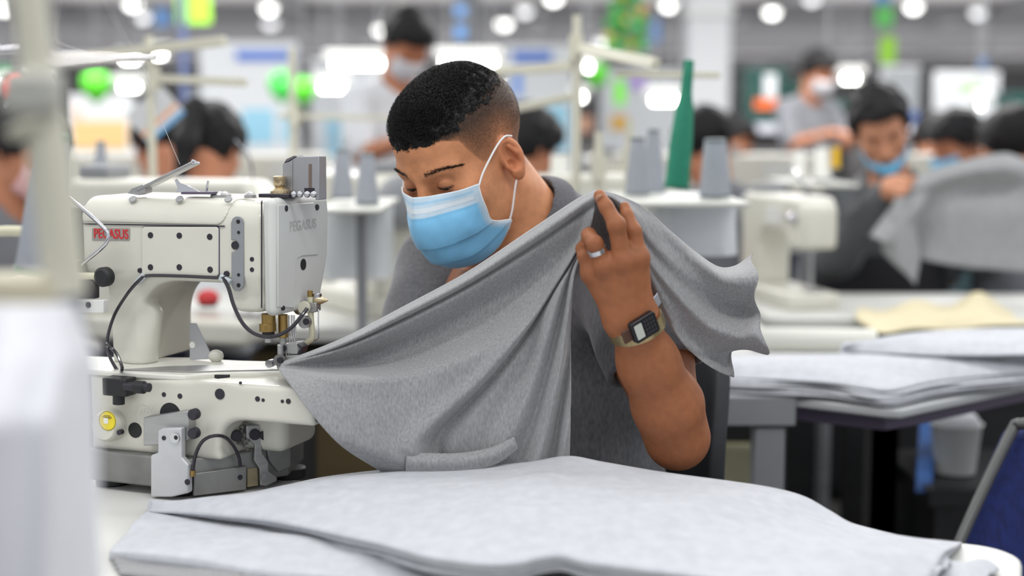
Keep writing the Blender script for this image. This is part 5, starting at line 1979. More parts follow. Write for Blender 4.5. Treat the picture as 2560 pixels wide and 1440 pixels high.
def figure(style, standing, pitch):
    key = (style, standing, pitch)
    if key in _cache:
        return _cache[key]
    zt = 0.40 if standing else 0.0
    Cc = np.array([0, -0.10, 1.17 + zt])
    R = rot_head(0, pitch)

    def fb(P):
        d, q = head_fn(P, Cc, R)
        d = smin(d, d_cap(P, Cc + R @ np.array([0, -0.04, -0.06]), (0, -0.02, 0.98 + zt), 0.058, 0.064), 0.02)
        for s in (1, -1):
            w = np.array([s * 0.13, -0.38, 0.80 + zt])
            h = d_chain(P, [(0, -0.01, 0.97 + zt), (s * 0.16, 0, 0.93 + zt), (s * 0.21, -0.11, 0.73 + zt), w], [0.05, 0.05, 0.040, 0.028], 0.02)
            h = smin(h, d_ell(P, w + [0, -0.06, 0], (0.04, 0.055, 0.02)), 0.02)
            for i in range(4):
                k = w + np.array([(i - 1.5) * 0.018, -0.10, 0])
                h = smin(h, d_cap(P, k, k + [0, -0.05, -0.012], 0.010, 0.008), 0.006)
            h = smin(h, d_cap(P, w + [-s * 0.03, -0.04, 0], w + [-s * 0.055, -0.09, -0.005], 0.012, 0.009), 0.01)
            d = smin(d, h, 0.01)
        return d

    def fh(P):
        return hair_shape((P - Cc.astype(np.float32)) @ R.astype(np.float32), style)

    def fs(P):
        d = d_ell(P, (0, 0.01, 0.80 + zt), (0.18, 0.12, 0.24))
        d = smin(d, d_ell(P, (0, 0.03, 0.58 + zt), (0.17, 0.13, 0.20)), 0.08)
        for s in (1, -1):
            d = smin(d, d_cap(P, (0, 0, 0.985 + zt), (s * 0.15, 0, 0.95 + zt), 0.06, 0.065), 0.05)
            d = smin(d, d_chain(P, [(s * 0.175, 0, 0.94 + zt), (s * 0.22, -0.10, 0.76 + zt)], [0.066, 0.062], 0.02), 0.03)
        d = d + vnoise(P * 14, 19) * 0.006
        return smax(d, -d_cap(P, (0, -0.02, 0.985 + zt), (0, -0.09, 1.12 + zt), 0.064, 0.08), 0.008)

    def ft(P):
        if standing:
            d = d_ell(P, (0, 0.02, 0.92), (0.165, 0.125, 0.12))
            for s in (1, -1):
                d = smin(d, d_chain(P, [(s * 0.085, 0.02, 0.9), (s * 0.09, 0.0, 0.48), (s * 0.095, 0.03, 0.06)], [0.085, 0.062, 0.05], 0.03), 0.04)
        else:
            d = d_ell(P, (0, 0.04, 0.50), (0.18, 0.16, 0.11))
            for s in (1, -1):
                d = smin(d, d_chain(P, [(s * 0.09, 0.03, 0.50), (s * 0.11, -0.40, 0.50), (s * 0.11, -0.40, 0.06)], [0.082, 0.066, 0.05], 0.03), 0.04)
        return np.maximum(d, 0.002 - P[:, 2])
    lo_b, hi_b = np.array([-0.34, -0.62, 0.6 + zt]), np.array([0.34, 0.2, 1.34 + zt])
    r = dict(b=sdf_mesh(fb, lo_b, hi_b, 0.010), h=sdf_mesh(fh, Cc - (0.17, 0.20, 0.40), Cc + (0.17, 0.32, 0.19), 0.010),
             s=sdf_mesh(fs, np.array([-0.36, -0.3, 0.36 + zt]), np.array([0.36, 0.24, 1.12 + zt]), 0.014),
             t=sdf_mesh(ft, np.array([-0.32, -0.55, 0]), np.array([0.32, 0.28, 1.1 if standing else 0.68]), 0.022), C=Cc, R=R)
    _cache[key] = r
    return r


SK3 = mat('skin_plain', rgb(186, 126, 96), 0.6, spec=0.3)
GREYT = mat('grey_work_shirt', rgb(112, 114, 120), 0.9)
WHITET = mat('white_work_shirt', rgb(214, 216, 220), 0.9)
GREENT = mat('green_work_shirt', rgb(52, 150, 84), 0.9)
TEALT = mat('teal_work_shirt', rgb(96, 128, 134), 0.9)
PALEM = mat('pale_mask', rgb(206, 208, 214), 0.85)
PINKM = mat('pink_mask', rgb(222, 176, 176), 0.85)


def worker(label, px, d, rotz, style='short', shirt=GREYT, mask=None, standing=False, pitch=0.45, dz=0.0):
    f = figure(style, standing, pitch)
    x = (px - 1280) / FPX * d / CP
    c, s = math.cos(rotz), math.sin(rotz)
    Rz = np.array([[c, -s, 0], [s, c, 0], [0, 0, 1]])
    hoff = Rz @ f['C']
    loc = np.array([x, d, 0]) - hoff * [1, 1, 0]
    T = lambda V: V * np.array([1, 1, 1]) @ Rz.T + loc + np.array([0, 0, 0.0])
    b = mk('person', T(f['b'][0]), f['b'][1], SK3, None, True, None, base=loc)
    tag(b, label, 'person', 'workers in the hall behind')
    mk('hair', T(f['h'][0]), f['h'][1], HAIR2, b, True, None)
    mk('shirt', T(f['s'][0]), f['s'][1], shirt, b, True, None)
    mk('trousers', T(f['t'][0]), f['t'][1], TRO, b, True, None)
    if mask is not None:
        ro = []
        for cy, cz, ey, ez, ex in ((0.116, -0.018, 0.060, -0.020, 0.070), (0.128, -0.05, 0.058, -0.05, 0.070), (0.122, -0.09, 0.045, -0.085, 0.066), (0.095, -0.125, 0.03, -0.108, 0.058)):
            ro.append([(-ex, ey, ez), (-ex * 0.7, (cy + ey) / 2 + 0.012, (ez + cz) / 2), (0, cy, cz), (ex * 0.7, (cy + ey) / 2 + 0.012, (ez + cz) / 2), (ex, ey, ez)])
        Gm = surf(np.array(ro), 10, 14)
        o = mk('face_mask', T(f['C'] + Gm.reshape(-1, 3) @ f['R'].T), grid_faces(10, 14), mask, b, True, None)
        solidify(o, 0.002, 0)
    if standing is False:
        stl = thing('stool', 'plain dark stool under ' + label.split(',')[0], 'stool', tuple(loc), 'stools of the workers behind')
        MB().cyl(loc + [0, 0, 0.36], loc + [0, 0, 0.40], 0.16, n=20).build('seat', M_BLACK, stl, bev=0.006)
        for i in range(4):
            a = PI / 4 + i * PI / 2
            MB().cyl(loc + [0.17 * math.cos(a), 0.17 * math.sin(a), 0], loc + [0.12 * math.cos(a), 0.12 * math.sin(a), 0.37], 0.011, n=8).build('leg', M_GREYP, stl)
    return b


worker('worker at far left seen from the side, pink mask, partly behind the blurred pole', 84, 4.2, 1.15, 'short', GREYT, PINKM)
worker('worker with dark hair bent over, behind the striped papers', 400, 5.6, PI + 0.5, 'short', GREYT)
worker('worker with a ponytail in white shirt, back turned, behind the thread lever', 540, 4.5, PI - 0.25, 'pony', WHITET)
worker('standing worker with pale mask looking down, above the front worker\'s head', 1022, 5.7, 0.6, 'short', WHITET, PALEM, True, 0.7)
worker('worker with dark hair in green shirt, left of the front worker\'s forehead', 972, 6.9, 0.4, 'short', GREENT, None, False, 0.2)
worker('worker with long dark hair behind the front worker\'s ear', 1318, 4.6, PI - 0.8, 'long', GREYT, None)
worker('worker with bowed black hair behind the tall green cone', 1752, 5.2, PI + 0.5, 'short', GREYT, None)
worker('small distant worker beside the white column', 1836, 9.0, 0.9, 'bun', TEALT, None)
worker('distant worker with white mask above the dark green crates', 2034, 8.8, 0.5, 'short', GREYT, PALEM, True, 0.4)
worker('worker with blue mask in profile at right, behind the raised grey piece', 2376, 5.8, -1.2, 'short', TEALT, MATS['blue_mask_far'])
worker('worker with a black bun at the right edge, back turned', 2508, 4.9, PI + 0.2, 'bun', GREYT, None, False, 0.15)
worker('small worker between the sweater worker and the one in blue mask', 2318, 7.4, PI, 'short', TEALT, None)


# ---- background sewing machines: one pattern, copied
def machine_pattern(label):
    r = thing('sewing_machine', label, 'sewing machine', (0, 0, 0), 'sewing machines of the rows behind')
    MB().bb((-0.25, -0.09, 0), (0.25, 0.09, 0.055)).build('base', M_CREAM, r, bev=0.012, seg=3)
    ol = [(-0.25, 0.05), (-0.25, 0.34), (-0.22, 0.37), (0.24, 0.37), (0.27, 0.33), (0.27, 0.20), (0.16, 0.20), (0.14, 0.245), (-0.06, 0.245), (-0.10, 0.20), (-0.10, 0.05)]
    MB().prism(ol, np.stack([[1, 0, 0], [0, 0, 1], [0, -1, 0]], 1), (0, 0.065, 0), 0.13).build('arm', M_CREAM, r, bev=0.018, seg=4)
    MB().lathe([(0.0, 0), (0.06, 0), (0.068, 0.008), (0.068, 0.028), (0.05, 0.04), (0.0, 0.04)], (-0.25, 0, 0.30), (-1, 0, 0), 24, False).build('hand_wheel', M_GREYP, r)
    MB().cyl((0.21, 0, 0.07), (0.21, 0, 0.21), 0.007, n=10).build('needle_bar', M_CHROME, r)
    MB().bb((0.18, -0.012, 0.056), (0.24, 0.03, 0.066)).build('presser_foot', M_STEEL, r, bev=0.002)
    MB().lathe([(0.02, 0), (0.02, 0.012), (0.012, 0.02), (0.012, 0.03)], (0.22, -0.066, 0.30), (0, -1, 0), 16).build('tension_dial', M_CHROME, r)
    MB().bb((-0.02, -0.07, 0.27), (0.12, -0.064, 0.33)).build('name_panel', M_CREAM2, r, bev=0.002)
    MB().tube([(0.24, -0.03, 0.37), (0.25, -0.06, 0.42), (0.22, -0.07, 0.46)], 0.003, 6, 4).build('thread_guide', M_CHROME, r)
    MB().bb((-0.20, -0.05, 0.37), (-0.12, 0.05, 0.40)).build('motor_cap', M_GREYP, r, bev=0.006)
    return r


def place(root, px, d, rotz, z=0.75, scale=1.0):
    root.location = ((px - 1280) / FPX * d / CP, d, z)
    root.rotation_euler = (0, 0, rotz)
    root.scale = (scale,) * 3
    return root


SPOTS = [(420, 3.3, -0.3, 'cream sewing machine directly behind the front machine\'s top cover'), (900, 3.85, 2.1, 'cream sewing machine under clear plastic, between front machine and worker'),
         (1420, 3.62, 0.2, 'cream sewing machine behind the front worker\'s raised hand'), (1962, 3.98, -1.35, 'cream sewing machine left of the sweater worker'),
         (1900, 6.3, 0.2, 'cream sewing machine in front of the dark green crates'), (250, 6.3, 0.1, 'cream sewing machine below the peach board'),
         (690, 6.3, 0.3, 'cream sewing machine below the light blue poster'), (2330, 6.35, -0.2, 'cream sewing machine far behind the raised grey piece'),
         (1600, 6.3, 0.15, 'cream sewing machine below the far hanging light, right of centre'), (1160, 6.35, 0.3, 'cream sewing machine hidden behind the front worker\'s head')]
pat = machine_pattern(SPOTS[0][3])
for i, (px, d, rz, lb) in enumerate(SPOTS):
    r = pat if i == 0 else copy_tree(pat)
    r['label'] = lb
    place(r, px, d, rz, 0.75, 0.82 if px == 1962 else 1.0)

# ---- tables of the rows behind
EDGE = mat('pale_table_edge', rgb(196, 196, 190), 0.5)


def row_table(label, x0, x1, y0, y1, rot=0.0, z=0.75, legs=True, m=M_WHITE, r=0.04):
    c = np.array([(x0 + x1) / 2, (y0 + y1) / 2, 0])
    t = thing('sewing_table', label, 'table', tuple(c), 'tables of the rows behind')
    w, dp = (x1 - x0) / 2, (y1 - y0) / 2
    top = MB().prism(round_rect(-w, -dp, w, dp, r, 5), np.eye(3), c + [0, 0, z - 0.035], 0.035).build('table_top', m, t, bev=0.004)
    if legs:
        for sx in (-1, 1):
            for sy in (-1, 1):
                MB().bb(c + [sx * (w - 0.12) - 0.025, sy * (dp - 0.08) - 0.025, 0], c + [sx * (w - 0.12) + 0.025, sy * (dp - 0.08) + 0.025, z - 0.035]).build('leg', M_GREYP, t)
    t.rotation_euler = (0, 0, rot)
    return t


row_table('white table behind the needle, between front machine and worker', -1.05, -0.10, 3.45, 4.25)
row_table('white table directly behind the front machine', -2.6, -1.12, 3.0, 3.8)
row_table('long white table behind the front worker\'s shoulder', -0.02, 0.62, 3.34, 3.95)
t3 = row_table('white table in front of the sweater worker', 0.66, 2.6, 3.62, 4.18)
row_table('far white table carrying machines in the middle row left', -3.2, 0.2, 5.98, 6.7)
row_table('far white table carrying machines in the middle row right', 0.3, 3.4, 5.98, 6.7)

# ---- clear plastic covers
FILM = mat('clear_plastic_cover', rgb(224, 228, 232), 0.3, trans=0.25, var=0.08, vscale=12, bump=0.4, bscale=18, bdist=0.01)


def cover_box(label, px0, px1, py0, py1, d, dep):
    a, b = at(px0, py1, d), at(px1, py0, d)
    V_, F_ = [], []
    n = 40
    prof = [(0.70, 0.0), (0.92, -0.015), (1.0, -0.05), (1.0, -0.5), (1.04, -1.0)]
    c = (a + b) / 2
    hw, H = (b[0] - a[0]) / 2, b[2] - a[2]
    for s, z in prof:
        for j in range(n):
            t = 2 * PI * j / n
            cx, cy = math.cos(t), math.sin(t)
            V_.append((c[0] + hw * s * math.copysign(abs(cx) ** 0.45, cx) * (1 + 0.03 * math.sin(9 * t)), d + dep / 2 + dep / 2 * s * math.copysign(abs(cy) ** 0.45, cy), b[2] + H * z))
    for k in range(len(prof) - 1):
        for j in range(n):
            F_.append((k * n + j, k * n + (j + 1) % n, (k + 1) * n + (j + 1) % n, (k + 1) * n + j))
    F_.append(tuple(range(n)))
    o = mk('plastic_cover', V_, F_, FILM, None, True, 50, base=(c[0], d + dep / 2, a[2]))
    recalc(o)
    tag(o, label, 'plastic cover', 'plastic covers over machines behind')


cover_box('pale plastic cover over the machine right of the raised hand', 1640, 1852, 497, 640, 3.0, 0.3)
cover_box('pale plastic cover hanging over the machine left of the front worker', 792, 965, 514, 700, 3.3, 0.25)

# ---- thread stands and cones of the rows behind
def row_stand(label, px, pyt, d, bars, z0=0.75):
    b = at(px, 500, d)
    r = thing('thread_stand', label, 'thread stand', (b[0], d, z0), 'thread stands of the rows behind')
    t = at(px, pyt, d)
    MB().cyl((b[0], d, z0), (b[0], d, t[2]), 0.0105, n=14).build('pole', M_POST, r)
    for (p0, p1, rr) in bars:
        MB().box((at(*p0) + at(*p1)) / 2, (np.linalg.norm(at(*p1) - at(*p0)), 0.02, rr * 2), frame(np.cross(at(*p1) - at(*p0), (0, 1, 0)), at(*p1) - at(*p0))).build('cross_bar', M_POST, r, bev=0.002)
    j = at(px, bars[0][0][1] if abs(bars[0][0][0] - px) < 40 else bars[0][1][1], d)
    MB().cyl(j - [0, 0, 0.03], j + [0, 0, 0.03], 0.017, n=14).build('joint', M_POST, r)
    return r


row_stand('cream thread stand with four arms behind the front worker\'s shoulder', 1440, 38, 3.42, [((1445, 120, 3.42), (1640, 160, 3.1), 0.0125), ((1240, 178, 3.7), (1436, 165, 3.42), 0.0125),
          ((1284, 272, 3.6), (1442, 240, 3.42), 0.010), ((1540, 186, 3.3), (1800, 188, 3.3), 0.007)])
row_stand('cream thread stand behind the front machine, with one long arm', 384, 90, 3.6, [((384, 196, 3.6), (614, 206, 3.5), 0.010), ((130, 152, 3.7), (562, 102, 3.5), 0.012)])
row_stand('thin cream thread stand left of the standing worker', 735, 120, 4.2, [((700, 290, 4.2), (980, 296, 4.4), 0.008)])
row_stand('thin thread stand pole behind the raised hand', 1496, 330, 3.3, [((1480, 420, 3.3), (1560, 424, 3.3), 0.006)])
row_stand('short thread stand pole left of the green cone', 1572, 300, 3.4, [((1560, 400, 3.4), (1640, 404, 3.4), 0.006)])
GTH = mat('green_thread', rgb(36, 132, 104), 0.7, var=0.15, vscale=40, stretch=(1, 1, 8))
WTH = mat('white_thread_cone', rgb(228, 228, 222), 0.8)
YTH = mat('yellow_thread', rgb(222, 178, 40), 0.8)
CONES = [('grey thread cone left of the front worker\'s brow, nearer the machine', 856, 492, 372, 3.2, .025, .014, M_CONE), ('grey thread cone just left of the front worker\'s brow', 918, 505, 382, 3.1, .026, .015, M_CONE),
         ('grey thread cone behind the front machine\'s thread lever', 252, 450, 352, 3.6, .020, .011, M_CONE), ('grey thread cone left of the tall green cone', 1594, 482, 342, 3.1, .027, .016, M_CONE),
         ('grey thread cone touching the tall green cone on its left', 1634, 482, 322, 3.3, .029, .014, M_CONE), ('tall grey thread cone right of the green cone', 1788, 488, 346, 3.0, .034, .023, M_CONE),
         ('white thread cone left of the sweater worker, farther from him', 1998, 448, 372, 4.32, .024, .015, WTH), ('white thread cone close to the sweater worker\'s shoulder', 2056, 448, 364, 4.32, .030, .020, WTH),
         ('small yellow thread cone beside the sweater worker\'s hair', 2090, 420, 364, 4.3, .013, .011, YTH), ('pale thread cone behind the raised hand', 1400, 470, 380, 3.9, .03, .024, WTH)]
for c in CONES:
    cone_thing(c[0], c[1], c[2], c[3], c[4], c[5], c[6], c[7], tip=mat('grey_cone_tip', rgb(120, 128, 132), 0.5), group='thread cones of the rows behind')
g = thing('thread_cone', 'tall slanting green thread cone at right of centre', 'thread cone', tuple(at(1694, 466, 2.9)), 'thread cones of the rows behind')
a, b = at(1692, 466, 2.9), at(1723, 150, 2.9)
L_ = np.linalg.norm(b - a)
MB().lathe([(0.024, 0), (0.0245, 0.004), (0.0235, L_ * 0.35), (0.0185, L_ * 0.62), (0.0125, L_ * 0.74), (0.0115, L_ * 0.84)], a, b - a, 24).build('wound_thread', GTH, g)
MB().lathe([(0.0115, L_ * 0.84), (0.0105, L_ * 0.99), (0.009, L_)], a, b - a, 20).build('cone_tip', GTH, g)
MB().lathe([(0.028, -0.004), (0.028, 0.002)], a, b - a, 20).build('cone_foot', M_GCAP, g)
# shelf boards that carry the cones
for (lb, x0, x1, py, d) in (('pale cone shelf left of the front worker\'s brow', 810, 970, 508, 3.15), ('pale cone shelf under the grey and green cones', 1540, 1840, 492, 3.05), ('pale cone shelf left of the sweater worker', 1960, 2110, 452, 4.32), ('pale cone shelf behind the thread lever', 215, 300, 454, 3.6), ('pale cone shelf behind the raised hand', 1370, 1435, 474, 3.95)):
    a, b = at(x0, py, d), at(x1, py, d)
    s_ = thing('cone_shelf', lb, 'shelf', ((a[0] + b[0]) / 2, d, 0.75), 'cone shelves of the rows behind')
    MB().bb((a[0], d - 0.2, a[2] - 0.012), (b[0], d + 0.3, a[2] - 0.002)).build('board', EDGE, s_, bev=0.003)
    MB().cyl(((a[0] + b[0]) / 2, d + 0.1, 0.75), ((a[0] + b[0]) / 2, d + 0.1, a[2] - 0.01), 0.012).build('post', M_GREYP, s_)

# ================================================================== right middle table with its piles
t2 = thing('work_table', 'grey-edged work table with cloth piles at right, metal bracket and leg', 'table', tuple(on_z(2150, 960, 0.75) * [1, 1, 0]))
A_ = [on_z(a, b, 0.75) for a, b in ((1600, 950), (1900, 985), (2210, 1022), (2255, 1024), (2300, 1014), (2700, 930), (2700, 882), (1600, 882))]
MB().ext(A_, (0, 0, -0.017)).build('table_top', mat('grey_table_edge', rgb(178, 180, 182), 0.45), t2, bev=0.004)
A_ = [on_z(a, b, 0.733) for a, b in ((1760, 985), (2215, 1036), (2290, 1024), (2690, 940), (2690, 905), (1760, 905))]
MB().ext(A_, (0, 0, -0.03)).build('apron', M_PURPLE, t2, bev=0.003)
dF = 2.53
a, b = at(1810, 992, dF), at(1990, 1066, dF)
MB().bb((a[0], dF, b[2]), (b[0], dF + 0.06, a[2])).build('bracket', M_GREYP, t2, bev=0.003)
a, b = at(1886, 1066, dF + 0.02), at(1958, 1200, dF + 0.02)
MB().bb((a[0], dF + 0.01, 0), (b[0], dF + 0.06, a[2])).build('leg', M_GREYP, t2, bev=0.003)
a = at(2620, 1000, 2.9)
MB().bb((a[0], 2.9, 0), (a[0] + 0.05, 2.95, 0.72)).build('leg', M_GREYP, t2, bev=0.003)


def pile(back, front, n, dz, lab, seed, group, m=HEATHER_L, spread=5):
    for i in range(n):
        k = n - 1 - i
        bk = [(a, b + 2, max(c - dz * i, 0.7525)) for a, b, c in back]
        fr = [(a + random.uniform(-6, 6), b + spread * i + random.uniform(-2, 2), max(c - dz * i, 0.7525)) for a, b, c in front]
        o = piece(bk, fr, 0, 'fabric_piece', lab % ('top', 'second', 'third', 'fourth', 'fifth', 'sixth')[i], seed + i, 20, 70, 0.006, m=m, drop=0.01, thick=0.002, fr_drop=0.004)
        o['group'] = group


pile([(1700, 905, .800), (1850, 889, .806), (2100, 883, .808), (2350, 881, .808), (2620, 872, .806)],
     [(1700, 935, .780), (1880, 944, .786), (2050, 950, .786), (2160, 968, .784), (2230, 974, .782), (2330, 952, .784), (2440, 938, .784), (2620, 920, .784)], 5, 0.0062, '%s piece of the pale pile on the grey-edged right table', 110, 'pieces piled on the right table', spread=9)
pile([(2110, 862, .822), (2240, 836, .838), (2400, 822, .842), (2620, 818, .840)],
     [(2100, 872, .812), (2200, 878, .816), (2330, 884, .818), (2450, 884, .818), (2620, 884, .818)], 4, 0.008, '%s piece of the rear pile near the beige paper', 130, 'pieces of the rear pile on the right table', spread=8)
a, b = at(1880, 848, 3.22), at(2188, 852, 3.22)
rl = thing('fabric_roll', 'white fabric roll lying in front of the sweater worker\'s table', 'fabric roll', tuple((a + b) / 2 - [0, 0, 0.03]))
MB().lathe([(0.024, 0), (0.0275, 0.004), (0.0275, np.linalg.norm(b - a) - 0.004), (0.024, np.linalg.norm(b - a))], a, b - a, 24).build('wound_cloth', mat('white_roll_cloth', rgb(226, 226, 218), 0.8), rl)
MB().lathe([(0.010, -0.002), (0.012, 0.0), (0.012, np.linalg.norm(b - a)), (0.010, np.linalg.norm(b - a) + 0.003)], a, b - a, 16).build('core_tube', M_DARK, rl)
row_table('narrow white table carrying the fabric roll', 0.2, 0.98, 3.14, 3.3, 0, a[2] - 0.03)
KR = mat('beige_pattern_paper', rgb(216, 205, 172), 0.8, var=0.06, vscale=10)
Kp = [[(2150, 768, 3.72), (2212, 776, 3.72), (2290, 750, 3.72), (2372, 766, 3.75), (2448, 730, 3.75), (2530, 780, 3.75), (2640, 796, 3.75)],
      [(2138, 792, 3.6), (2205, 800, 3.55), (2290, 782, 3.6), (2375, 795, 3.55), (2455, 775, 3.6), (2540, 800, 3.6), (2640, 806, 3.6)],
      [(2160, 818, 3.55), (2210, 833, 3.42), (2290, 822, 3.5), (2380, 824, 3.5), (2470, 815, 3.5), (2560, 812, 3.5), (2640, 812, 3.5)]]
Gp = surf(np.array([[at(*p) for p in r] for r in Kp]), 24, 60)
o = mk('pattern_paper', Gp.reshape(-1, 3), grid_faces(24, 60), KR, None, True, 30, base=at(2390, 825, 3.5))
tag(o, 'crumpled beige pattern paper lying on the table before the sweater worker', 'paper')
solidify(o, 0.002, 0)

# ---- things below the right table
bench = thing('low_bench', 'low black bench below the grey-edged right table', 'bench', (1.15, 3.2, 0))
MB().bb((0.90, 3.0, 0.42), (1.40, 3.4, 0.46)).build('board', M_BLACK, bench, bev=0.004)
for x in (0.95, 1.35):
    MB().bb((x - 0.02, 3.05, 0), (x + 0.02, 3.35, 0.42)).build('leg', M_BLACK, bench)
a = at(2402, 1250, 3.1)
bk = thing('waste_basket', 'white basket filled with offcuts below the right table', 'basket', (a[0], 3.15, 0.46))
MB().lathe([(0.040, 0.0), (0.044, 0.002), (0.056, 0.11), (0.059, 0.114), (0.055, 0.114), (0.042, 0.01)], (a[0], 3.15, 0.462), (0, 0, 1), 28).build('tub', mat('white_basket', rgb(196, 198, 196), 0.5), bk)
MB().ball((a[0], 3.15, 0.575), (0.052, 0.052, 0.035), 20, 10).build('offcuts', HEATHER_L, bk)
a = at(2315, 1050, 3.2)
o = MB().ext([at(2298, 1050, 3.3), at(2345, 1050, 3.3), at(2325, 1232, 3.02), at(2286, 1232, 3.02)], (0.01, 0.02, 0)).build('blue_panel', mat('blue_plastic', rgb(44, 92, 160), 0.5), None, bev=0.003, base=at(2310, 1238, 3.0))
tag(o, 'narrow leaning blue board left of the white basket', 'board')
for lb, px, w, m in (('cream upright post left of the blue board under the right table', 2230, 0.030, M_POST), ('pale steel upright under the right table', 2075, 0.026, M_GREYP), ('black upright next to the cream post', 2150, 0.05, M_BLACK), ('black upright beside the grey table leg', 2015, 0.07, M_BLACK)):
    x = (px - 1280) / FPX * 3.55
    o = MB().bb((x - w / 2, 3.53, 0), (x + w / 2, 3.57, 0.70)).build('support_post', m, None, bev=0.002, base=(x, 3.55, 0))
    tag(o, lb, 'post', 'posts under the right table')
a = at(1830, 1170, 3.3)
o = MB().bb((a[0] - 0.07, 3.3, 0), (a[0] + 0.07, 3.5, a[2] + 0.05)).build('storage_box', mat('cream_box', rgb(176, 172, 142), 0.6, var=0.1, vscale=10), None, bev=0.006, base=(a[0], 3.4, 0))
tag(o, 'cream box standing behind the grey table leg', 'box')
# chair with blue back at the right edge
bc = thing('chair', 'chair with dark blue back and grey tube frame at the lower right edge', 'chair', tuple(at(2560, 1400, 2.3) * [1, 1, 0]))
BLU = mat('navy_fabric', rgb(20, 34, 92), 0.9, var=0.4, vscale=20, stretch=(6, 6, 0.6))
A_ = [at(2532, 1085, 2.3), at(2700, 1060, 2.3), at(2700, 1500, 2.2), at(2388, 1400, 2.2)]
MB().ext(A_, (0, 0.05, 0)).build('back_panel', BLU, bc, bev=0.01)
MB().tube([at(2700, 1040, 2.28), at(2560, 1060, 2.28), at(2524, 1090, 2.28), at(2392, 1372, 2.18), at(2360, 1500, 2.18), at(2350, 1900, 2.25)], 0.0095, 10, 5).build('frame_tube', mat('grey_tube', rgb(86, 86, 86), 0.4, 0.5), bc)
MB().bb(at(2420, 1600, 2.3), at(2750, 1640, 2.3) + [0, 0.4, 0]).build('seat', BLU, bc, bev=0.01)
for dx in (0, 0.4):
    p = at(2440, 1640, 2.3) + [dx * 0.4, 0.35 * (dx > 0), 0]
    MB().cyl(p, [p[0], p[1], 0], 0.012, n=10).build('leg', M_BLACK, bc)
# goods below the tables further back, black bulk added for the shade there
for lb, x0, x1, y0, y1, z1, m in (('brown cardboard box under the white table left of the worker', -0.66, -0.34, 3.6, 3.95, 0.66, mat('brown_card', rgb(96, 82, 54), 0.8)),
                                  ('black crate under the white table left of the worker', -0.60, -0.46, 3.05, 3.3, 0.64, M_BLACK),
                                  ('added black bulk for the shade under the long white table', 0.25, 0.62, 3.35, 3.75, 0.62, M_BLACK),
                                  ('added black bulk for the shade under the table before the sweater worker', 1.0, 1.5, 3.75, 4.1, 0.55, M_BLACK)):
    r_ = thing('storage_box', lb, 'box', ((x0 + x1) / 2, (y0 + y1) / 2, 0), 'boxes under the tables')
    MB().bb((x0, y0, 0), (x1, y1, z1)).build('body', m, r_, bev=0.008)
    MB().bb((x0 - 0.006, y0 - 0.006, z1 - 0.06), (x1 + 0.006, y1 + 0.006, z1 + 0.004)).build('rim', m, r_, bev=0.004)
# ================================================================== lamps
TUBE = mat('lit_tube', (1.0, 0.99, 0.94, 1), 0.5, emit=16)
HOUS = mat('white_lamp_housing', rgb(226, 226, 224), 0.5)


def tube_lamp(label, x0, x1, y, z, dy=0.0, em=TUBE, r=0.03):
    c = np.array([(x0 + x1) / 2, y, z])
    r_ = thing('tube_lamp', label, 'lamp', tuple(c), 'tube lamps over the sewing rows')
    dv = np.array([x1 - x0, dy, 0])
    L_ = np.linalg.norm(dv)
    B_ = np.stack([norm(dv), np.cross((0, 0, 1), norm(dv)), (0, 0, 1)], 1)
    MB().box(c + [0, 0, 0.055], (L_ + 0.08, 0.12, 0.05), B_).build('housing', HOUS, r_, bev=0.006)
    MB().cyl(c - dv / 2, c + dv / 2, r, n=12).build('tube', em, r_)
    for s in (-1, 1):
        MB().box(c + dv / 2 * s * 1.02 + [0, 0, 0.02], (0.02, 0.06, 0.09), B_).build('end_cap', HOUS, r_)
        MB().cyl(c + dv / 2 * s * 0.8 + [0, 0, 0.08], c + dv / 2 * s * 0.8 + [0, 0, max(5.9 - z, 0.5)], 0.004, n=6).build('hanger', M_GREYP, r_)
    return r_


def px_lamp(label, px0, px1, py, d, dy=0.0, r=0.03):
    a, b = at(px0, py, d), at(px1, py, d)
    return tube_lamp(label, a[0], b[0], d, a[2], dy, TUBE, r)


for q, lb in zip(LINE_LIGHTS, ('over the front machine', 'over the front table pile', 'over the row behind the worker', 'over the sweater worker', 'over the left rows', 'added to brighten the left boards', 'added to brighten the right crates', 'added to brighten the far left hall', 'added to brighten the far right column')):
    tube_lamp('tube lamp hanging above the view, ' + lb, q[0] - q[3] / 2, q[0] + q[3] / 2, q[1], q[2], 0, mat('soft_tube', (1, 0.985, 0.95, 1), 0.5, emit=3), 0.018)
TL = [(300, 352, 218, 15, 0.026, 'wide lit lamp right of the green balloon at upper left'), (386, 416, 138, 16, 0.024, 'small lit lamp above the chrome rod end at upper left'), (306, 352, 150, 17, 0.02, 'dim end of a lamp behind the chrome rod'),
      (90, 108, 204, 16, 0.024, 'small lit lamp behind the blurred pole'), (830, 960, 160, 14, 0.032, 'long lit lamp left of the standing worker'), (800, 862, 218, 15, 0.034, 'lit lamp below the long one, beside the green balloons'),
      (1104, 1240, 154, 14, 0.034, 'long lit lamp above the front worker\'s hair'), (1462, 1480, 168, 14, 0.034, 'lit lamp right behind the cream stand pole'), (1440, 1462, 243, 16, 0.030, 'small lit lamp behind the lower arm of the cream stand'),
      (1626, 1690, 250, 15, 0.034, 'lit lamp left of the green cone tip'), (2064, 2072, 197, 15, 0.034, 'round lit lamp end above the sweater worker'), (2102, 2145, 197, 15, 0.030, 'lit lamp above the sweater worker\'s hair'),
      (2440, 2456, 261, 14, 0.034, 'round lit lamp above the worker with a bun'), (1250, 1262, 183, 17, 0.02, 'tiny lit lamp at the tip of the front worker\'s hair'), (-20, 4, 215, 15, 0.03, 'lit lamp at the left frame edge')]
for a, b, c, d, r, lb in TL:
    px_lamp(lb, a, b, c, d * 0.62, 0, r * 0.62)
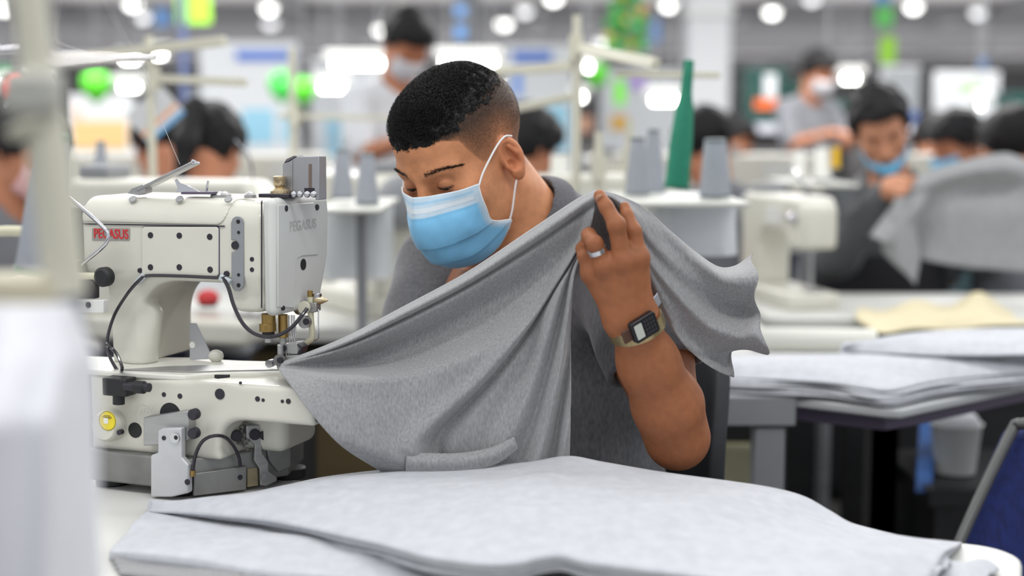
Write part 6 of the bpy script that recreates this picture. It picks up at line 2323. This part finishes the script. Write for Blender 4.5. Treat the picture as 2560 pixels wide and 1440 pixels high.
HB = mat('lit_high_bay', (1.0, 1.0, 0.97, 1), 0.5, emit=5.0)
HBD = mat('lit_high_bay_dim', (0.95, 0.96, 1.0, 1), 0.5, emit=1.6)
for px, py, dim, lb in ((332, 8, 0, 'second ceiling lamp from the left'), (357, 40, 1, 'dim ceiling lamp under the second one from the left'), (672, 18, 0, 'bright ceiling lamp over the blue-headed board'), (676, 56, 1, 'dim ceiling lamp over the blue-headed board'),
                        (955, 72, 0, 'ceiling lamp touching the standing worker\'s hair'), (984, 42, 1, 'dim ceiling lamp above the standing worker'), (1260, 57, 0, 'ceiling lamp above the front worker\'s nape'), (1312, 26, 1, 'dim ceiling lamp right of the one above the front worker'),
                        (1384, -6, 0, 'ceiling lamp cut by the top frame edge near the cream stand'), (1672, 10, 0, 'ceiling lamp between garland and white column'), (1930, 28, 0, 'ceiling lamp above the dark green crates'), (2284, 14, 0, 'ceiling lamp beside the green hanging signs'),
                        (2446, 30, 1, 'dim ceiling lamp at far right'), (8, 18, 0, 'ceiling lamp at the left frame edge'), (1504, 106, 1, 'bluish dim ceiling lamp left of the garland'), (2030, -4, 1, 'dim ceiling lamp cut by the top edge above the crates')):
    z = 5.35
    r_ = ray(px, py)
    t = (z - CAMZ) / r_[2]
    P = np.array([0, 0, CAMZ]) + r_ * t
    if P[1] > 95:
        t = 88 / r_[1]
        P = np.array([0, 0, CAMZ]) + r_ * t
    root = thing('ceiling_lamp', lb, 'lamp', tuple(P), 'round ceiling lamps')
    k = P[1] / 60
    MB().lathe([(0.10 * k, 0.34), (0.14 * k, 0.30), (0.34 * k, 0.02), (0.36 * k, 0.0), (0.33 * k, 0.0)], P, (0, 0, 1), 20).build('shade', HOUS, root)
    MB().ball(P + [0, 0, -0.02], (0.27 * k, 0.27 * k, 0.22 * k), 18, 10).build('lens', HBD if dim else HB, root)
    MB().cyl(P + [0, 0, 0.3], [P[0], P[1], 6.0], 0.03, n=6).build('stem', M_GREYP, root)

# ================================================================== boards, columns, crates, balloons, signs
WB_ = mat('white_board', rgb(214, 216, 220), 0.6)
BLUE = mat('blue_print', rgb(66, 112, 200), 0.6)
LBL = mat('light_blue_print', rgb(150, 200, 224), 0.6)


def board(label, px0, py0, px1, py1, d, parts, m=WB_):
    a, b = at(px0, py1, d), at(px1, py0, d)
    r_ = thing('notice_board', label, 'board', ((a[0] + b[0]) / 2, d, 0), 'boards in the hall')
    MB().bb((a[0], d, max(a[2], 0.2)), (b[0], d + 0.05, b[2])).build('panel', m, r_, bev=0.01)
    for s in (0.06, 0.94):
        x = a[0] + (b[0] - a[0]) * s
        MB().bb((x - 0.025, d + 0.05, 0), (x + 0.025, d + 0.10, b[2])).build('post', M_GREYP, r_)
    for nm, x0, y0, x1, y1, mm in parts:
        p, q = at(x0, y1, d), at(x1, y0, d)
        MB().bb((p[0], d - 0.012, p[2]), (q[0], d + 0.001, q[2])).build(nm, mm, r_)
    return r_


board('tall white board with blue header behind the front machine', 505, 105, 742, 460, 11, [('blue_header', 590, 126, 736, 152, BLUE), ('blue_poster', 608, 272, 684, 358, LBL), ('small_notice', 706, 292, 732, 356, LBL), ('grey_notice', 470, 235, 500, 290, mat('grey_print', rgb(180, 186, 184), 0.6))])
board('white board with blue border behind the cream stand', 1262, 112, 1432, 470, 12, [('blue_header', 1280, 128, 1380, 156, BLUE), ('blue_side', 1284, 170, 1304, 240, mat('bright_blue_print', rgb(92, 146, 230), 0.6)), ('blue_poster', 1352, 262, 1420, 380, LBL)])
board('white cabinet board with peach lower half at left', 168, 236, 330, 420, 10, [('peach_panel', 182, 302, 316, 372, mat('peach_panel', rgb(232, 190, 132), 0.7)), ('pink_panel', 176, 262, 206, 296, mat('pale_pink', rgb(232, 206, 196), 0.7))])
board('pale white board between the balloons and the standing worker', 780, 150, 985, 520, 13, [('blue_window', 816, 300, 850, 420, LBL), ('white_sheet', 880, 160, 960, 300, mat('bright_sheet', rgb(236, 240, 244), 0.6))])
board('pale board behind the garland and green sign', 1500, 175, 1700, 470, 13, [('orange_print', 1528, 290, 1568, 324, mat('orange_print', rgb(230, 176, 50), 0.6)), ('peach_print', 1446, 290, 1480, 330, mat('peach_print', rgb(232, 178, 150), 0.6)), ('violet_print', 1570, 190, 1616, 222, mat('violet_print', rgb(186, 160, 226), 0.6))])
board('grey-white board behind the sweater worker', 2200, 165, 2300, 400, 13, [('blue_print', 2270, 280, 2296, 320, BLUE)])
board('tall pale board at the upper right', 2330, 180, 2500, 420, 14, [('green_print', 2400, 205, 2452, 240, mat('pale_green_print', rgb(168, 206, 150), 0.6)), ('white_print', 2390, 235, 2470, 340, MATS['bright_sheet'])])
col_ = thing('column', 'white square column right of the green cone', 'column', tuple(at(1770, 316, 17) * [1, 1, 0]))
a, b = at(1716, 300, 17), at(1824, 300, 17)
MB().bb((a[0], 17, 0), (b[0], 17.5, 6.0)).build('shaft', mat('white_column', rgb(218, 219, 222), 0.6), col_, bev=0.02)
MB().bb((a[0] - 0.03, 16.96, at(1716, 40, 17)[2]), (b[0] + 0.03, 17.54, at(1716, 12, 17)[2])).build('collar', HOUS, col_, bev=0.02)
a, b = at(1140, 300, 34), at(1200, 300, 34)
col2 = thing('column', 'distant pale column above the front worker', 'column', ((a[0] + b[0]) / 2, 34, 0))
MB().bb((a[0], 34, 0), (b[0], 34.5, 6.0)).build('shaft', MATS['white_column'], col2, bev=0.02)
MB().bb((a[0] - 0.1, 33.9, 0), (b[0] + 0.1, 34.6, 0.25)).build('plinth', M_GREYP, col2, bev=0.02)
NAVY = mat('navy_post', rgb(84, 96, 136), 0.5)
np_ = thing('sign_post', 'navy post carrying the lime sign at upper left', 'post', tuple(at(460, 316, 9) * [1, 1, 0]))
a = at(458, 60, 9)
MB().cyl((a[0], 9, 0), (a[0], 9, 2.3), 0.026, n=12).build('pole', NAVY, np_)
MB().cyl((a[0], 9, 0), (a[0], 9, 0.03), 0.2, n=20).build('foot', NAVY, np_)
LIME = mat('lime_card', rgb(160, 222, 58), 0.6)
GRN = mat('green_card', rgb(98, 200, 96), 0.6)


def hang_sign(label, px0, py0, px1, py1, d, m, cat='sign'):
    a, b = at(px0, py1, d), at(px1, py0, d)
    r_ = thing('hanging_sign', label, cat, ((a[0] + b[0]) / 2, d, a[2]), 'hanging signs')
    MB().bb((a[0], d, a[2]), (b[0], d + 0.012, b[2])).build('card', m, r_, bev=0.004)
    for s in (0.2, 0.8):
        x = a[0] + (b[0] - a[0]) * s
        MB().cyl((x, d, b[2] - 0.01), (x, d, 6.0), 0.003, n=5).build('string', M_GREYP, r_)
    return r_


hang_sign('lime green hanging card at the upper left', 442, -30, 526, 60, 9, LIME)
hang_sign('round blue hanging sign left of the lime card', 384, 22, 424, 66, 12, mat('blue_card', rgb(96, 150, 214), 0.6))
hang_sign('green hanging card above the lime one at right', 2190, 16, 2234, 68, 12, GRN)
hang_sign('lime green hanging card above the sweater worker', 2200, 92, 2240, 160, 12, LIME)
hang_sign('blue hanging card at the top right edge', 2188, -20, 2228, 8, 12, MATS['blue_card'])
hang_sign('upper blue hanging card above the front worker', 1138, 14, 1164, 40, 14, MATS['blue_card'])
hang_sign('lower blue hanging card above the front worker', 1138, 66, 1164, 96, 14, MATS['blue_card'])
hang_sign('bright green leaf-shaped hanging card right of the cream stand', 1536, 200, 1564, 262, 11, mat('bright_green_card', rgb(120, 226, 60), 0.6))
hang_sign('pale blue hanging strip right of the garland', 1626, 50, 1650, 108, 13, MATS['blue_card'])
hang_sign('small blue hanging card at far right', 2446, 145, 2470, 172, 13, MATS['blue_card'])
GB = mat('green_balloon', rgb(96, 214, 52), 0.3, sheen=0.0)
RB_ = mat('red_balloon', rgb(226, 64, 52), 0.3)


def balloon(label, px, py, d, rpx, m):
    c = at(px, py, d)
    r = rpx / FPX * d
    r_ = thing('balloon', label, 'balloon', tuple(c - [0, 0, r * 1.3]), 'party balloons')
    MB().lathe([(0.001, -1.22 * r), (0.35 * r, -1.0 * r), (0.75 * r, -0.6 * r), (0.97 * r, -0.12 * r), (1.0 * r, 0.2 * r), (0.86 * r, 0.62 * r), (0.5 * r, 0.95 * r), (0.02 * r, 1.08 * r)], c, (0, 0, 1), 22).build('skin', m, r_, angle=None)
    MB().lathe([(0.10 * r, -1.32 * r), (0.02 * r, -1.2 * r)], c, (0, 0, 1), 10).build('knot', m, r_)
    MB().cyl(c + [0, 0, r], [c[0], c[1], 6.0], 0.003, n=5).build('string', M_GREYP, r_)


balloon('round green balloon at left, next to the wide lit lamp', 240, 212, 9, 38, GB)
balloon('green balloon on the left of the pair by the blue-headed board', 706, 214, 9.5, 36, mat('mint_balloon', rgb(84, 224, 96), 0.3))
balloon('green balloon on the right of the pair by the blue-headed board', 758, 226, 9, 32, GB)
balloon('green balloon behind the lit lamp at the cream stand', 1494, 186, 11, 28, GB)
balloon('red balloon behind the blurred pole at far left', 46, 226, 9, 30, RB_)
balloon('dark green balloon at the far left edge', 10, 188, 10.5, 24, mat('dark_green_balloon', rgb(30, 150, 90), 0.3))
# garland of shiny balls
gl = thing('garland', 'hanging green and gold garland of shiny balls left of the white column', 'garland', tuple(at(1565, 130, 11)), None)
rg = random.Random(3)
gcol = [mat('gar_green', rgb(70, 168, 70), 0.25), mat('gar_gold', rgb(200, 190, 50), 0.25), mat('gar_teal', rgb(90, 180, 130), 0.25), mat('gar_orange', rgb(226, 170, 90), 0.25)]
for i in range(54):
    py = rg.uniform(-30, 130)
    w = 46 if py > 20 else 34
    p = at(1566 + rg.uniform(-w, w), py, 11 + rg.uniform(-0.12, 0.12))
    MB().ball(p, rg.uniform(0.028, 0.05), 10, 7).build('ball', gcol[0 if rg.random() < 0.3 else rg.randrange(4)], gl)
MB().cyl(at(1566, 110, 11), [at(1566, 110, 11)[0], 11, 6.0], 0.012, n=8).build('cord', gcol[0], gl)
# dark green crate rack
DG = mat('dark_green_crate', rgb(28, 74, 68), 0.55)
for k, (x0, x1, y0, y1, d, lb) in enumerate(((1872, 1964, 172, 306, 9.5, 'dark green crate with orange label and white paper'), (1968, 2050, 205, 306, 9.6, 'dark green crate right of the one with an orange label'), (2052, 2112, 252, 330, 9.2, 'low dark green crate next to the sweater worker\'s hair'), (2530, 2600, 232, 330, 9.5, 'dark green crate at the right frame edge'))):
    a, b = at(x0, y1, d), at(x1, y0, d)
    r_ = thing('crate', lb, 'crate', ((a[0] + b[0]) / 2, d, a[2]), 'dark green crates')
    MB().bb((a[0], d, a[2]), (b[0], d + 0.35, b[2])).build('body', DG, r_, bev=0.01)
    MB().bb((a[0] - 0.01, d - 0.012, b[2] - 0.05), (b[0] + 0.01, d + 0.36, b[2] + 0.005)).build('rim', DG, r_, bev=0.006)
    for s in (0.33, 0.66):
        x = a[0] + (b[0] - a[0]) * s
        MB().bb((x - 0.006, d - 0.01, a[2]), (x + 0.006, d, b[2])).build('rib', DG, r_)
    if k == 0:
        p, q = at(1886, 272, d), at(1956, 248, d)
        MB().bb((p[0], d - 0.02, p[2]), (q[0], d - 0.008, q[2])).build('orange_label', mat('orange_label', rgb(236, 106, 44), 0.5), r_)
        p, q = at(1908, 246, d), at(1940, 186, d)
        MB().bb((p[0], d - 0.02, p[2]), (q[0], d - 0.008, q[2])).build('white_paper', WB_, r_)
rk = thing('rack', 'black rack with white shelf edge carrying the dark green crates', 'rack', tuple(at(1990, 316, 9.7) * [1, 1, 0]))
a, b = at(1860, 320, 9.4), at(2620, 320, 9.4)
MB().bb((a[0], 9.36, at(1990, 334, 9.4)[2]), (b[0], 10.1, at(1990, 308, 9.4)[2] - 0.005)).build('shelf_board', mat('pale_shelf', rgb(206, 208, 220), 0.5), rk, bev=0.006)
MB().bb((a[0], 9.45, at(1990, 362, 9.4)[2]), (b[0], 10.1, at(1990, 336, 9.4)[2])).build('dark_beam', M_BLACK, rk)
for px in (1866, 1990, 2108, 2300, 2600):
    p = at(px, 316, 9.5)
    MB().bb((p[0] - 0.03, 9.5, 0), (p[0] + 0.03, 9.56, at(px, 340, 9.5)[2])).build('upright', M_BLACK, rk)
# striped papers clipped at left
sp = thing('paper_bundle', 'tilted bundle of papers with orange and blue stripes behind the front machine', 'papers', tuple(at(390, 330, 4.2)))
uX = norm(at(452, 250, 4.2) - at(352, 340, 4.2))
uY = norm(np.cross((0, -1.0, 0), uX))
if uY[2] < 0:
    uY = -uY
PB = np.stack([uX, uY, np.cross(uX, uY)], 1)
c = at(392, 290, 4.2)
MB().prism(round_rect(-0.070, -0.048, 0.070, 0.060, 0.01), PB, c, 0.006).build('sheet', mat('silver_film', rgb(196, 198, 200), 0.4), sp)
for nm, y0, y1, m in (('orange_stripe', -0.022, -0.010, mat('orange_stripe', rgb(226, 160, 116), 0.6)), ('white_stripe', -0.034, -0.023, WB_), ('blue_stripe', -0.048, -0.035, mat('blue_stripe', rgb(110, 168, 214), 0.6))):
    MB().bb((-0.069, y0, -0.003), (0.069, y1, 0.009)).build('tmp', None)
    o = bpy.data.objects['tmp']
    for vv_ in o.data.vertices:
        vv_.co = c + PB @ np.array(vv_.co) - OFF[sp]
    o.data.materials.clear()
    o.data.materials.append(m)
    o.name = nm
    o.parent = sp
    OFF[o] = OFF[sp]
MB().cyl(at(384, 250, 4.2), at(384, 180, 3.62), 0.004, n=6).build('hanger', M_GREYP, sp)
# red-topped item seen through the machine throat
o = thing('pin_cushion', 'red pin cushion seen through the front machine\'s throat', 'pin cushion', tuple(at(520, 765, 3.4)))
MB().ball(at(520, 745, 3.4), (0.028, 0.028, 0.02), 16, 10).build('cushion', mat('red_cloth', rgb(214, 74, 78), 0.9), o)
MB().cyl(at(520, 765, 3.4), at(520, 750, 3.4), 0.022, n=16).build('cup', M_BLACK, o)
# added upward fill lights without fixtures, brightening the far roof
for yy, pw in ((48, 4500), (66, 7500), (84, 8000), (104, 8000)):
    area_light('roof_fill_light', (0, yy, 2.7), 95, 14, pw, (1, 0.99, 0.97), (PI, 0, 0))
